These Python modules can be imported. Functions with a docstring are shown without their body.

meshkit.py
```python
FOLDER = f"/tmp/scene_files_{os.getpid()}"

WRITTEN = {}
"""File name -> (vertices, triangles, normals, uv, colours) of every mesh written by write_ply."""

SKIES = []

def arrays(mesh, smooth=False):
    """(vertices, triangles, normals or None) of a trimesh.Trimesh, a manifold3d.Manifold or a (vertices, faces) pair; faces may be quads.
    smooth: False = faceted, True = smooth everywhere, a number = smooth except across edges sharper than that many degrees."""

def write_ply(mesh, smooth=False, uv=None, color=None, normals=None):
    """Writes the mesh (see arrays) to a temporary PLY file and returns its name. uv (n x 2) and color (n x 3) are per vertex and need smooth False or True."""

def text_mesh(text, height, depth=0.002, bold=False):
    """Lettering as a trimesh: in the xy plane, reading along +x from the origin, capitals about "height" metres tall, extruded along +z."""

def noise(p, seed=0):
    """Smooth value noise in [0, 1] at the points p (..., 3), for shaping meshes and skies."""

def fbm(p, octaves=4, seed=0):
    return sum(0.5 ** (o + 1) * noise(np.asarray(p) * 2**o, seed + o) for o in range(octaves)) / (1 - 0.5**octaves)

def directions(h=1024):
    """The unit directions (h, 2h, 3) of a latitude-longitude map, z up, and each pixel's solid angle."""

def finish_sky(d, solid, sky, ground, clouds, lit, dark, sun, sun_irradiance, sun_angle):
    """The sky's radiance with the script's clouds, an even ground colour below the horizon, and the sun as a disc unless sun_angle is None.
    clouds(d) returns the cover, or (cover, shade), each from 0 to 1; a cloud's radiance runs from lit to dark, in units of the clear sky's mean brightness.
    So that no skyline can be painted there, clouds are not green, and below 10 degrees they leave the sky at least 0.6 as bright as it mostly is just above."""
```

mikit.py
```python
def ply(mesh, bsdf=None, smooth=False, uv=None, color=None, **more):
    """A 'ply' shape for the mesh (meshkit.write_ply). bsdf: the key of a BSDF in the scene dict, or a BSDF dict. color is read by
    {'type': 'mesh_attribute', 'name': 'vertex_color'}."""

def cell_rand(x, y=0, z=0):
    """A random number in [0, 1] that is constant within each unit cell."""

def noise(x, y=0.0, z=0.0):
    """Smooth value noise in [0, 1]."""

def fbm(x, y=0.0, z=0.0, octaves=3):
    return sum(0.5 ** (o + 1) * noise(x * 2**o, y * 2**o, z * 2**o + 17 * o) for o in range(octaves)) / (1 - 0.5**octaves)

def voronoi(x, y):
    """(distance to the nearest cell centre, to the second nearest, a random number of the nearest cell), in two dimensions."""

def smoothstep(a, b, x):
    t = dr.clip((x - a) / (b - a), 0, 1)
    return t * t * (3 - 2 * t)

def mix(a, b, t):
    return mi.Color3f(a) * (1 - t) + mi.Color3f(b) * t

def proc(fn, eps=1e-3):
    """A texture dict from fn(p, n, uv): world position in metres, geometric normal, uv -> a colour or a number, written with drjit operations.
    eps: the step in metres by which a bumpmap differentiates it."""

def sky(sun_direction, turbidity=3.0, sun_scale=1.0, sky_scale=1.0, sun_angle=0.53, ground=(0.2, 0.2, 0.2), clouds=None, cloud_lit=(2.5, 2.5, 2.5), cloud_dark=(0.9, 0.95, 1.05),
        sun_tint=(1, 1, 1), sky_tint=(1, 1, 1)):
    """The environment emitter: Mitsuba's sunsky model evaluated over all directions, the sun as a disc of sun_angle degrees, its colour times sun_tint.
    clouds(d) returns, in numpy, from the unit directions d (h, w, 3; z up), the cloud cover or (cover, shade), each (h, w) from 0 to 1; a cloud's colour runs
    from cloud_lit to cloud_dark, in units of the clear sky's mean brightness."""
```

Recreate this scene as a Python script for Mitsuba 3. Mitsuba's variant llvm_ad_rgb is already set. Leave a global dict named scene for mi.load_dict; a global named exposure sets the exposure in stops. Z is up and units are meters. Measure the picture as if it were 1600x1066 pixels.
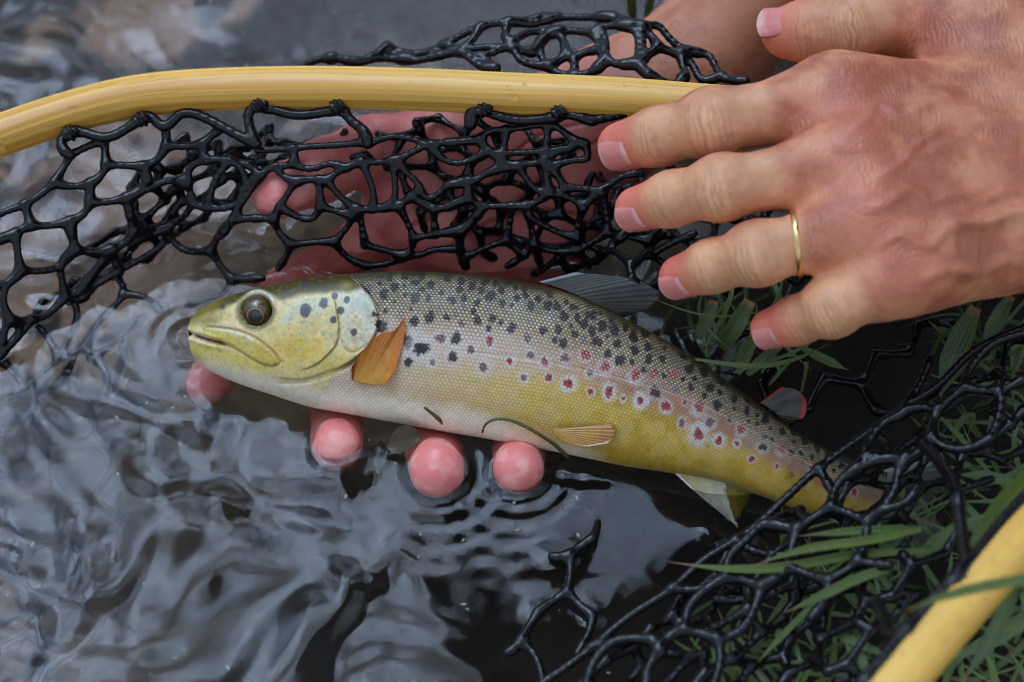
import math
import numpy as np
import trimesh
import drjit as dr
import mitsuba as mi
import mikit
import meshkit
from mikit import proc, ply, noise, fbm, smoothstep, mix, cell_rand, voronoi
from scipy.interpolate import CubicSpline, PchipInterpolator
from scipy.ndimage import map_coordinates

T = mi.ScalarTransform4f
scene, labels = {}, {}
rng = np.random.default_rng(7)

# ------------------------------------------------------------------ camera, sky, exposure
PITCH, DIST, K0 = math.radians(55), 0.70, 0.25e-3          # K0: metres per photo pixel at the fish
FWD = np.array([0, math.cos(PITCH), -math.sin(PITCH)])
UP = np.array([0, math.sin(PITCH), math.cos(PITCH)])
RIGHT = np.array([1.0, 0, 0])
AIM = np.array([0, 0, 0.016])
EYE = AIM - DIST * FWD
FOV = 2 * math.degrees(math.atan(800 * K0 / DIST))
scene['camera'] = dict(type='thinlens', fov=FOV, fov_axis='x', aperture_radius=0.0045, focus_distance=0.69, near_clip=0.02, far_clip=500.0,
                       to_world=T().look_at(origin=EYE.tolist(), target=AIM.tolist(), up=[0, 0, 1]))
SUN = np.array([-0.15, 0.42, 0.90])
SUN = SUN / np.linalg.norm(SUN)


def sst(a, b, x):
    t = np.clip((x - a) / (b - a), 0, 1)
    return t * t * (3 - 2 * t)


def cloud_cover(d):
    """A broken overcast: brightest where the sun stands behind it."""
    ang = np.degrees(np.arccos(np.clip(d @ SUN, -1, 1)))
    w = d + 0.12 * np.stack([meshkit.fbm(d * 4 + k, 3, seed=20 + k) - .5 for k in range(3)], -1)
    big = meshkit.fbm(w * 2.6 + 5.0, 3, seed=3)
    small = meshkit.fbm(w * 7.5 + 1.0, 4, seed=8)
    glow = np.exp(-(ang / 20.5) ** 2)
    tex = sst(.37, .63, .45 * big + .55 * small)
    bright = 0.022 + 0.07 * tex + glow * (0.10 + 0.90 * tex)
    return np.ones(d.shape[:2]), 1 - np.clip(bright, 0, 1)


scene['sky'] = mikit.sky(SUN, turbidity=4, sun_scale=0.02, sun_angle=24, ground=(0.08, 0.09, 0.07), clouds=cloud_cover,
                         cloud_lit=(23.5, 31.0, 43), cloud_dark=(0.55, 0.42, 0.32))
exposure = 1.42


def P(px, py, z=0.0):
    """A place in the world: the point of height z on the line of sight of a photo pixel (1600 x 1066), used to survey the photo into metres."""
    d = FWD + (px - 800) * K0 / DIST * RIGHT + (533 - py) * K0 / DIST * UP
    return EYE + d * ((z - EYE[2]) / d[2])


# ------------------------------------------------------------------ helpers
def lin(*c):
    c = np.asarray(c, float) / 255
    return np.where(c < 0.04045, c / 12.92, ((c + 0.055) / 1.055) ** 2.4)


def spline(pts, n, closed=False):
    p = np.asarray(pts, float)
    if closed:
        p = np.vstack([p, p[:1]])
    if len(p) == 2:
        return p[0] + (p[1] - p[0]) * np.linspace(0, 1, n)[:, None]
    t = np.concatenate([[0], np.cumsum(np.linalg.norm(np.diff(p, axis=0), axis=1) ** 0.6 + 1e-9)])
    return CubicSpline(t, p, bc_type='periodic' if closed else 'natural')(np.linspace(0, t[-1], n))


def add(key, mesh, bsdf, smooth=True, label=None, category=None, group=None, kind=None, **kw):
    base, i = key, 0
    while key in scene:
        i += 1
        key = f'{base}_{i:03d}'
    scene[key] = ply(mesh, bsdf, smooth=smooth, **kw)
    note(key, label, category, group, kind)
    return key


def note(key, label=None, category=None, group=None, kind=None):
    d = {k: v for k, v in (('label', label), ('category', category), ('group', group), ('kind', kind)) if v}
    if d:
        labels[key] = d


def tube(path, radii, sides=10, closed=False, flat=None):
    """A swept tube; radii: one, per point, or (n, sides)."""
    p = np.asarray(path, float)
    n = len(p)
    t = np.roll(p, -1, 0) - np.roll(p, 1, 0) if closed else np.gradient(p, axis=0)
    t /= np.linalg.norm(t, axis=1, keepdims=True) + 1e-12
    a = np.zeros_like(p)
    ref = np.array([0, 0, 1.0]) if abs(t[0, 2]) < 0.9 else np.array([1.0, 0, 0])
    for i in range(n):
        ref = ref - t[i] * (ref @ t[i])
        ref /= np.linalg.norm(ref) + 1e-12
        a[i] = ref
    if closed or flat is not None:
        z = np.array([0, 0, 1.0]) if flat is None else np.asarray(flat, float)
        a = z - t * (t @ z)[:, None]
        a /= np.linalg.norm(a, axis=1, keepdims=True)
    b = np.cross(t, a)
    ang = np.arange(sides) * 2 * np.pi / sides
    r = np.broadcast_to(np.asarray(radii, float).reshape((-1, 1) if np.ndim(radii) < 2 else np.shape(radii)), (n, sides))
    v = p[:, None] + r[..., None] * (np.cos(ang)[None, :, None] * a[:, None] + np.sin(ang)[None, :, None] * b[:, None])
    m = n if closed else n - 1
    i, j = np.meshgrid(np.arange(m), np.arange(sides), indexing='ij')
    q = np.stack([i * sides + j, i * sides + (j + 1) % sides, (i + 1) % n * sides + (j + 1) % sides, (i + 1) % n * sides + j], -1).reshape(-1, 4)
    f = np.vstack([q[:, [0, 1, 2]], q[:, [0, 2, 3]]])
    v = v.reshape(-1, 3)
    if not closed:
        v = np.vstack([v, p[:1], p[-1:]])
        k = np.arange(sides)
        f = np.vstack([f, np.stack([(k + 1) % sides, k, np.full(sides, n * sides)], 1),
                       np.stack([(n - 1) * sides + k, (n - 1) * sides + (k + 1) % sides, np.full(sides, n * sides + 1)], 1)])
    return v, f


def join(parts):
    vs, fs, at = [], [], 0
    for v, f in parts:
        vs.append(v)
        fs.append(np.asarray(f) + at)
        at += len(v)
    return np.vstack(vs), np.vstack(fs)


class Field:
    """A signed distance field on a grid, for bodies that are one continuous surface (smooth union of tapered bones)."""

    def __init__(self, lo, hi, h):
        self.lo, self.h = np.asarray(lo, float), h
        self.n = np.ceil((np.asarray(hi) - self.lo) / h).astype(int) + 1
        self.f = np.full(self.n, 0.05, np.float32)

    def _box(self, pts, pad):
        a = np.maximum(np.floor((np.min(pts, 0) - pad - self.lo) / self.h).astype(int), 0)
        b = np.minimum(np.ceil((np.max(pts, 0) + pad - self.lo) / self.h).astype(int) + 1, self.n)
        if np.any(b <= a):
            return None, None
        g = np.meshgrid(*[(self.lo[k] + self.h * np.arange(a[k], b[k])).astype(np.float32) for k in range(3)], indexing='ij', sparse=True)
        return tuple(slice(a[k], b[k]) for k in range(3)), g

    def bone(self, a, b, ra, rb, k=0.004, cut=False, squash=None):
        """squash: (direction, factor): distances along the direction count factor times."""
        a, b = np.asarray(a, float), np.asarray(b, float)
        s, g = self._box([a, b], max(ra, rb) + 1.5 * k + 3 * self.h)
        if s is None:
            return
        ab = b - a
        L = float(ab @ ab) + 1e-12
        t = np.clip(sum((g[i] - a[i]) * ab[i] for i in range(3)) / L, 0, 1)
        q = [g[i] - a[i] - t * ab[i] for i in range(3)]
        d2 = sum(x * x for x in q)
        if squash is not None:
            w = sum(q[i] * squash[0][i] for i in range(3))
            d2 = d2 + w * w * (squash[1] ** 2 - 1)
        d = (np.sqrt(d2) - (ra + (rb - ra) * t)).astype(np.float32)
        f = self.f[s]
        if cut:
            h = np.maximum(k - np.abs(f + d), 0) / k
            self.f[s] = np.maximum(f, -d) + h * h * k * 0.25
        else:
            h = np.maximum(k - np.abs(f - d), 0) / k
            self.f[s] = np.minimum(f, d) - h * h * k * 0.25

    def chain(self, pts, radii, k=0.004, squash=None):
        for i in range(len(pts) - 1):
            self.bone(pts[i], pts[i + 1], radii[i], radii[i + 1], k, squash=squash)

    def at(self, p):
        return map_coordinates(self.f, ((np.asarray(p) - self.lo) / self.h).T, order=1, mode='nearest')

    def mesh(self, project=2):
        """Naive surface nets."""
        f = self.f
        neg = f < 0
        n = np.array(f.shape)
        c = np.zeros(n - 1, np.int8)
        for o in np.ndindex(2, 2, 2):
            c += neg[o[0]:n[0] - 1 + o[0], o[1]:n[1] - 1 + o[1], o[2]:n[2] - 1 + o[2]]
        idx = np.argwhere((c > 0) & (c < 8))
        num = np.full(n - 1, -1, np.int64)
        num[tuple(idx.T)] = np.arange(len(idx))
        pos, cnt = np.zeros((len(idx), 3)), np.zeros(len(idx))
        for o in np.ndindex(2, 2, 2):
            for ax in range(3):
                if o[ax]:
                    continue
                e = np.array(o)
                e2 = e.copy()
                e2[ax] = 1
                fa, fb = f[tuple((idx + e).T)], f[tuple((idx + e2).T)]
                m = (fa < 0) != (fb < 0)
                t = fa[m] / (fa[m] - fb[m])
                q = np.repeat(e[None].astype(float), m.sum(), 0)
                q[:, ax] = t
                pos[m] += q
                cnt[m] += 1
        v = self.lo + (idx + pos / cnt[:, None]) * self.h
        quads = []
        for ax in range(3):
            u, w = (ax + 1) % 3, (ax + 2) % 3
            sl0, sl1 = [slice(None)] * 3, [slice(None)] * 3
            sl0[ax], sl1[ax] = slice(0, -1), slice(1, None)
            cr = neg[tuple(sl0)] != neg[tuple(sl1)]
            e = np.argwhere(cr)
            e = e[(e[:, u] > 0) & (e[:, w] > 0) & (e[:, u] < n[u] - 1) & (e[:, w] < n[w] - 1)]
            du, dw = np.eye(3, dtype=int)[u], np.eye(3, dtype=int)[w]
            q = np.stack([num[tuple((e - du - dw).T)], num[tuple((e - dw).T)], num[tuple(e.T)], num[tuple((e - du).T)]], 1)
            flip = ~neg[tuple(e.T)]
            q[flip] = q[flip][:, ::-1]
            quads.append(q)
        q = np.vstack(quads)
        q = q[(q >= 0).all(1)]
        for _ in range(project):
            g = self.grad(v)
            v = v - g * (self.at(v) / (np.sum(g * g, 1) + 1e-9))[:, None] * 0.7
        return v, np.vstack([q[:, [0, 1, 2]], q[:, [0, 2, 3]]])

    def grad(self, v):
        e = self.h
        return np.stack([(self.at(v + e * np.eye(3)[k]) - self.at(v - e * np.eye(3)[k])) / (2 * e) for k in range(3)], 1)


def vnormals(v, f):
    n = np.zeros_like(v)
    c = np.cross(v[f[:, 1]] - v[f[:, 0]], v[f[:, 2]] - v[f[:, 0]])
    for k in range(3):
        np.add.at(n, f[:, k], c)
    return n / (np.linalg.norm(n, axis=1, keepdims=True) + 1e-20)


VC = {'type': 'mesh_attribute', 'name': 'vertex_color'}
# ------------------------------------------------------------------ water, river bed, bank
scene['water_glass'] = dict(type='dielectric', int_ior=1.333, ext_ior=1.0)
RINGS = []                                                   # (x, y, radius, height): where things break the surface, in metres
for px, py, r, h in ((683, 735, .0115, .0013), (810, 733, .0105, .0012), (528, 700, .0095, .0009), (300, 530, .006, .0012), (330, 600, .012, .0003), (890, 867, .002, .0008),
                     (840, 957, .002, .0009), (925, 962, .002, .0009), (862, 870, .002, .0010), (270, 440, .003, .001), (250, 420, .003, .0012), (185, 480, .003, .0008),
                     (425, 340, .012, .0008), (985, 480, .003, .0006), (1120, 830, .004, .0006)):
    p = P(px, py)
    RINGS.append((p[0], p[1], r, h))
wr = np.random.default_rng(21)
WAVES = [(wr.uniform(0, 2 * np.pi), 10 ** wr.uniform(-1.78, -1.08), wr.uniform(0, 2 * np.pi)) for _ in range(64)]


def water_height(x, y):
    wx = x + 0.010 * np.sin(31 * y + 1.3) + 0.006 * np.sin(67 * x - 41 * y)
    wy = y + 0.009 * np.sin(37 * x + 0.4) + 0.006 * np.sin(59 * y + 47 * x + 2)
    z = np.zeros_like(x)
    for a, L, ph in WAVES:
        k = 2 * np.pi / L
        sl = 0.0135                      # slope of each wave
        z = z + sl / k * np.sin(k * (np.cos(a) * wx + np.sin(a) * wy) + ph)
    calm = 0.20 + 0.95 * sst(0.015, -0.11, x + 0.25 * y)       # livelier away from the bank
    calm = calm * (1 - .80 * sst(-.065, -.005, x + .25 * (y + .1)) * sst(-.035, -.085, y)) * (1 - .5 * sst(-.03, .05, x) * sst(.03, -.03, y))
    patch = 0.55 + 0.9 * meshkit.noise(np.stack([x * 14, y * 14, 0 * x], -1), 5)
    z = z * calm * patch * sst(3.0, 0.4, np.hypot(x, y))
    for rx, ry, r, h in RINGS:
        d = np.hypot(x - rx, y - ry)
        e = np.maximum(d - r, 0)
        z = z + h * np.exp(-e / 0.0035) + (0.16 if r > .005 else 0.03) * h * np.exp(-e / 0.013) * np.cos(2 * np.pi * e / 0.0085) * sst(0, 0.004, e)
    return z


def stretch(lo, hi, step, far, n=26):
    a = np.arange(lo, hi + step / 2, step)
    g = np.geomspace(step, far, n)
    g = np.cumsum(g) / np.sum(g) * far
    return np.concatenate([lo - g[::-1], a, hi + g])


def sheet(xs, ys, fn):
    X, Y = np.meshgrid(xs, ys, indexing='ij')
    v = np.stack([X, Y, fn(X, Y)], -1).reshape(-1, 3)
    i, j = np.meshgrid(np.arange(len(xs) - 1), np.arange(len(ys) - 1), indexing='ij')
    n = len(ys)
    return v, np.stack([i * n + j, (i + 1) * n + j, (i + 1) * n + j + 1, i * n + j + 1], -1).reshape(-1, 4)


add('river_water', sheet(stretch(-.29, .29, .0012, 40), stretch(-.24, .30, .0012, 40), water_height), 'water_glass', kind='structure',
    label='rippled clear stream water reflecting the grey sky around the fish', category='water')


def bed_height(x, y):
    p = np.stack([x, y, 0 * x], -1)
    z = -0.15 + 0.07 * (meshkit.fbm(p * 5, 4, 2) - 0.5) + 0.022 * (meshkit.fbm(p * 31, 3, 4) - 0.5) - 0.25 * sst(0.5, 6, -x)
    bank = sst(0.24, 0.62, x + 0.12 * y)
    return z + bank * (0.22 + 0.05 * meshkit.fbm(p * 9, 3, 6)) + 0.5 * sst(0.6, 4, x)


def bed_color(p, n, uv):
    big = fbm(p.x * 9, p.y * 9, p.z * 4, octaves=3)
    fine = fbm(p.x * 60 + 3, p.y * 60, p.z * 60, octaves=3)
    blot = fbm(p.x * 15 + 2 * fine, p.y * 19 + fine, octaves=4)
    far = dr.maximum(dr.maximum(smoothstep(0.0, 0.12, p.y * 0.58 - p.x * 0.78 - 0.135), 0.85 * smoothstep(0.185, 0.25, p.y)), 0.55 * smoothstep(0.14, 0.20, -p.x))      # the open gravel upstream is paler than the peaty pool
    algae = smoothstep(0.02, -0.14, p.x - 1.1 * p.y)                  # brown weed on the stones, peat towards the bank with its shade painted in
    shaded_peat = mix((0.007, 0.0046, 0.0016), (0.018, 0.0125, 0.004), smoothstep(0.3, 0.72, 0.6 * big + 0.4 * fine))
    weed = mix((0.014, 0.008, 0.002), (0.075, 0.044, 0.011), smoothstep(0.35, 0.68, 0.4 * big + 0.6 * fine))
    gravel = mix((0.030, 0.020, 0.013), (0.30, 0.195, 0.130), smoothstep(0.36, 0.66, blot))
    return mix(mix(shaded_peat, weed, algae), gravel, far)


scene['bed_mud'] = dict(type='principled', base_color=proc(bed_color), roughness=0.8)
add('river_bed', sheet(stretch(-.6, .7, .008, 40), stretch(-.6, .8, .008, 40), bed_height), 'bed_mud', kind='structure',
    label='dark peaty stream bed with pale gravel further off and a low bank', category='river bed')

# ------------------------------------------------------------------ landing net: wooden rim
RIM_PX = [(0, 212, .050), (100, 178, .052), (200, 153, .055), (300, 142, .058), (400, 138, .060), (520, 137, .062), (700, 142, .064), (800, 147, .065), (900, 151, .066),
          (1000, 157, .067), (1085, 164, .068), (1250, 178, .070), (1450, 205, .073), (1700, 262, .077), (1930, 350, .081), (1985, 430, .084), (1880, 560, .086), (1720, 722, .088),
          (1590, 851, .090), (1500, 951, .091), (1405, 1064, .092), (1290, 1200, .092), (1050, 1430, .088), (640, 1560, .080), (150, 1450, .070), (-250, 1130, .060),
          (-400, 760, .052), (-340, 450, .048), (-160, 285, .048)]
RIM = spline([P(*q) for q in RIM_PX], 520, closed=True)
RIM_R = 0.0079
ang = np.arange(28) * 2 * np.pi / 28
rr = RIM_R * (np.abs(np.cos(ang)) ** 2.6 + np.abs(np.sin(ang)) ** 2.6) ** (-1 / 2.6)
wob = 1 + 0.02 * (meshkit.noise(np.stack([RIM[:, 0] * 22, RIM[:, 1] * 22, RIM[:, 2] * 0], -1), 3)[:, None] - 0.5)
rim_v, rim_f = tube(RIM, rr[None] * wob, 28, closed=True)
arc = np.concatenate([[0], np.cumsum(np.linalg.norm(np.diff(RIM, axis=0), axis=1))])
rim_uv = np.stack([np.repeat(arc, 28), np.tile(rr * np.cos(ang) + 0.35 * rr * np.sin(ang), len(RIM))], 1)


def wood_color(p, n, uv):
    u, v = uv.x, uv.y
    w = v + 0.0012 * (fbm(u * 9, v * 40, octaves=2) - 0.5)
    g = fbm(u * 5, w * 1500, octaves=3)
    broad = fbm(u * 2.5 + 7, w * 330, octaves=2)
    fibre = noise(u * 26, w * 4200)
    c = mix((0.64, 0.30, 0.042), (0.90, 0.53, 0.105), smoothstep(0.25, 0.7, 0.55 * broad + 0.45 * g))
    c = c * (0.88 + 0.18 * fibre)
    fleck = smoothstep(0.80, 0.92, noise(u * 90, w * 3600 + 9)) * smoothstep(0.62, 0.85, noise(u * 30 + 4, w * 700))
    line = smoothstep(0.66, 0.80, noise(u * 3.5 + 11, w * 2100))
    return c * (1 - 0.4 * fleck) * (1 - 0.13 * line)


scene['wood_plain'] = dict(type='principled', base_color=proc(wood_color), roughness=0.36, specular=0.35, clearcoat=0.55, clearcoat_gloss=0.9)
scene['rim_wood'] = dict(type='bumpmap', arbitrary=proc(lambda p, n, uv: fbm(uv.x * 12, uv.y * 1600, octaves=2), eps=2e-4), scale=0.00006, bsdf=scene.pop('wood_plain'))
note('landing_net', 'black rubber landing net with honey coloured wooden hoop lying in the stream under the fish', 'landing net')
add('landing_net__rim', (rim_v, rim_f), 'rim_wood', uv=rim_uv, label='varnished honey coloured wooden hoop with fine grain')
h0, h1 = P(1960, 392, .083), P(2420, 352, .10)
add('landing_net__handle', tube(spline([h0, h0 * .6 + h1 * .4, h1], 30), np.interp(np.linspace(0, 1, 30), [0, .15, .5, .9, 1], [.011, .015, .013, .017, .012]), 20), 'rim_wood',
    uv=np.zeros((30 * 20 + 2, 2)))
scene['drop_water'] = dict(type='dielectric', int_ior=1.333, ext_ior=1.0)
ball = trimesh.creation.icosphere(3, 1.0)
for px, py, r in ((113, 168, 1.9), (96, 146, 1.0), (303, 149, 1.2), (348, 113, 1.0), (233, 122, 1.3), (298, 161, .8), (345, 164, .8), (708, 113, 1.0), (767, 149, 1.1), (795, 134, 1.3),
                  (802, 152, 2.0), (823, 130, .9), (892, 147, 1.3), (875, 176, .7), (975, 131, 1.0), (1010, 137, .9), (640, 128, .7), (420, 135, .6), (517, 152, .6), (1557, 880, 2.0),
                  (1580, 856, 1.7), (1517, 897, 1.0), (1553, 903, 1.2), (1510, 938, 1.0), (1502, 972, 1.2), (1473, 999, 1.2), (1450, 1018, 1.2), (1410, 1024, 1.0), (1432, 1024, .9),
                  (1535, 944, 1.2), (1540, 913, .8), (1597, 843, 1.3)):
    top = px < 1200
    a0 = P(px, py, .066 if top else .098)
    i = np.argmin(np.linalg.norm(RIM - a0, axis=1))
    q = rim_v.reshape(len(RIM), 28, 3)[max(i - 6, 0):i + 7].reshape(-1, 3)
    qn = (rim_v.reshape(len(RIM), 28, 3) - RIM[:, None])[max(i - 6, 0):i + 7].reshape(-1, 3)
    qn /= np.linalg.norm(qn, axis=1, keepdims=True)
    d = q - EYE
    pr = np.stack([800 + d @ RIGHT / (d @ FWD) * DIST / K0, 533 - d @ UP / (d @ FWD) * DIST / K0], 1)
    j = np.argmin(np.hypot(pr[:, 0] - px, pr[:, 1] - py) + 1e3 * ((qn @ FWD) > 0.2))
    nn, tt = qn[j], RIM[min(i + 1, len(RIM) - 1)] - RIM[i - 1]
    tt /= np.linalg.norm(tt)
    bb = np.cross(nn, tt)
    rr_ = r * 1e-3
    v = ball.vertices * np.array([1.0, .8, .5]) * rr_
    v = v * (1 + 0.25 * (meshkit.noise(ball.vertices * 1.1 + px, 2) - 0.5)[:, None])
    v = q[j] + v[:, :1] * tt + v[:, 1:2] * bb + v[:, 2:] * nn + nn * 0.00012
    add('landing_net__rim__water_drop', (v, ball.faces), 'drop_water')
# ------------------------------------------------------------------ brown trout, lying on its side with the left flank up
# The fish has a plane of its own (its mid-plane, through AIM, spanned by RIGHT and UP); its outline and marks are charted there in steps of K0 from (800, 533).
NRM = -FWD


def F(a, b, w=0.0):
    """Chart point (a right, b down, in steps of K0) at w metres above the fish's mid-plane."""
    a, b = np.asarray(a, float), np.asarray(b, float)
    return AIM + (a - 800)[..., None] * K0 * RIGHT + (533 - b)[..., None] * K0 * UP + np.asarray(w, float)[..., None] * NRM


ST = np.array([(298, 500, 299, 552), (312, 484, 317, 571), (330, 474, 335, 583), (380, 456, 385, 604), (440, 442, 430, 619), (500, 432, 485, 636), (560, 427, 550, 648), (640, 424, 625, 662),
               (720, 428, 700, 676), (800, 438, 775, 689), (870, 452, 850, 703), (940, 480, 915, 716), (1010, 515, 975, 728), (1080, 557, 1040, 738), (1150, 605, 1110, 750),
               (1220, 658, 1180, 772), (1280, 695, 1245, 796), (1330, 717, 1297, 812), (1385, 738, 1352, 830)], float)
mid = (ST[:, :2] + ST[:, 2:]) / 2
tt = np.concatenate([[0], np.cumsum(np.linalg.norm(np.diff(mid, axis=0), axis=1))])
THICK = np.array([.0045, .0072, .0085, .0115, .0138, .0152, .0165, .0178, .0182, .0180, .0176, .0170, .0160, .0146, .0130, .0112, .0094, .0080, .0062])
NU, NV = 980, 380
us = np.linspace(0, tt[-1], NU)
st = PchipInterpolator(tt, ST, axis=0)(us)
top, bot = st[:, :2], st[:, 2:]
th = PchipInterpolator(tt, THICK)(us)
# denser rows on the visible flank
vv = np.concatenate([np.linspace(0, np.pi, 280, endpoint=False), np.linspace(np.pi, 2 * np.pi, 100, endpoint=False)])
cs, sn = np.cos(vv), np.sin(vv)
e = 0.92
cq, sq = np.sign(cs) * np.abs(cs) ** e, np.sign(sn) * np.abs(sn) ** e
ab = ((top + bot) / 2)[:, None] + ((top - bot) / 2)[:, None] * cq[None, :, None]
A, B = ab[..., 0], ab[..., 1]
W = th[:, None] * sq[None]
Q = np.broadcast_to(cq[None], A.shape)                        # +1 back, -1 belly
front = np.broadcast_to((sn > 0)[None], A.shape) * 1.0
S = np.broadcast_to(us[:, None], A.shape)                      # length along the fish, nose = 0


def seg_dist(a, b, pts):
    """Distance to a polyline and the place along it (0..1); sign = side."""
    best, where, side = np.full(a.shape, 1e9), np.zeros(a.shape), np.zeros(a.shape)
    p = np.asarray(pts, float)
    L = np.concatenate([[0], np.cumsum(np.linalg.norm(np.diff(p, axis=0), axis=1))])
    for i in range(len(p) - 1):
        d = p[i + 1] - p[i]
        t = np.clip(((a - p[i, 0]) * d[0] + (b - p[i, 1]) * d[1]) / (d @ d), 0, 1)
        r = np.hypot(a - p[i, 0] - t * d[0], b - p[i, 1] - t * d[1])
        m = r < best
        best = np.where(m, r, best)
        where = np.where(m, (L[i] + t * np.sqrt(d @ d)) / L[-1], where)
        side = np.where(m, d[0] * (b - p[i, 1]) - d[1] * (a - p[i, 0]), side)
    return best, where, np.sign(side)


def H(*p):                                                     # head landmarks were surveyed on a finer chart
    return [(280 + x / 4, 400 + y / 4) for x, y in p]


def smooth_line(p, n=60):
    return spline(np.asarray(p, float), n)


MOUTH = smooth_line(H((40, 480), (90, 492), (150, 510), (215, 528), (290, 545), (350, 556)), 24)
MAX_UP = smooth_line(H((200, 445), (300, 452), (400, 470), (500, 510), (580, 565), (640, 625), (656, 665)), 40)
MAX_LO = smooth_line(H((340, 560), (400, 590), (470, 635), (550, 676), (620, 684), (656, 665)), 40)
PREOP = smooth_line(H((985, 250), (1005, 340), (1022, 440), (1010, 540), (960, 610), (870, 680), (760, 720)), 50)
OPERC = smooth_line(H((1090, 150), (1170, 215), (1235, 300), (1262, 400), (1240, 500), (1190, 580), (1120, 640), (1040, 690), (950, 730)), 60)
SUBOP = smooth_line(H((1025, 500), (1050, 560), (1085, 600), (1150, 585), (1215, 540)), 30)
CROWN = smooth_line(H((40, 400), (250, 350), (380, 290), (520, 215), (640, 285), (760, 255), (960, 232), (1110, 228), (1180, 215)), 60)
NAPE = [(535, 415), (548, 432), (562, 444), (580, 462), (592, 485), (596, 510), (588, 535), (570, 555), (548, 572), (520, 590), (500, 650)]
GILL = [smooth_line(H((1240 - 22 * i, 530 + 26 * i), (1130 - 20 * i, 640 + 18 * i), (980 - 18 * i, 710 + 16 * i), (780 - 10 * i, 770 + 9 * i), (560, 740 + 14 * i)), 40) for i in range(4)]
EYE_AB = (280 + 506 / 4, 400 + 345 / 4)

disp = np.zeros_like(A)                                          # metres, outwards
f_ = front
dm, wm, sm = seg_dist(A, B, MOUTH)
disp -= f_ * 0.0016 * np.exp(-(dm / 3.6) ** 2) * sst(1.0, 0.75, wm)
disp += f_ * 0.0006 * np.exp(-((dm - 7) / 5) ** 2) * sst(1.0, 0.7, wm)
du, wu, su = seg_dist(A, B, MAX_UP)
dl, wl, sl = seg_dist(A, B, MAX_LO)
in_max = (su > 0) & (sl < 0) & (A > 325) & (A < 447)
disp += f_ * np.where(in_max, 0.0011 * np.minimum(1, np.minimum(du, dl) / 5) ** 0.6, 0)
disp -= f_ * 0.0007 * np.exp(-(du / 2.0) ** 2) * (su < 0)
disp -= f_ * 0.0006 * np.exp(-(dl / 2.2) ** 2) * (sl > 0)
dp, wp_, sp = seg_dist(A, B, PREOP)
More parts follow.
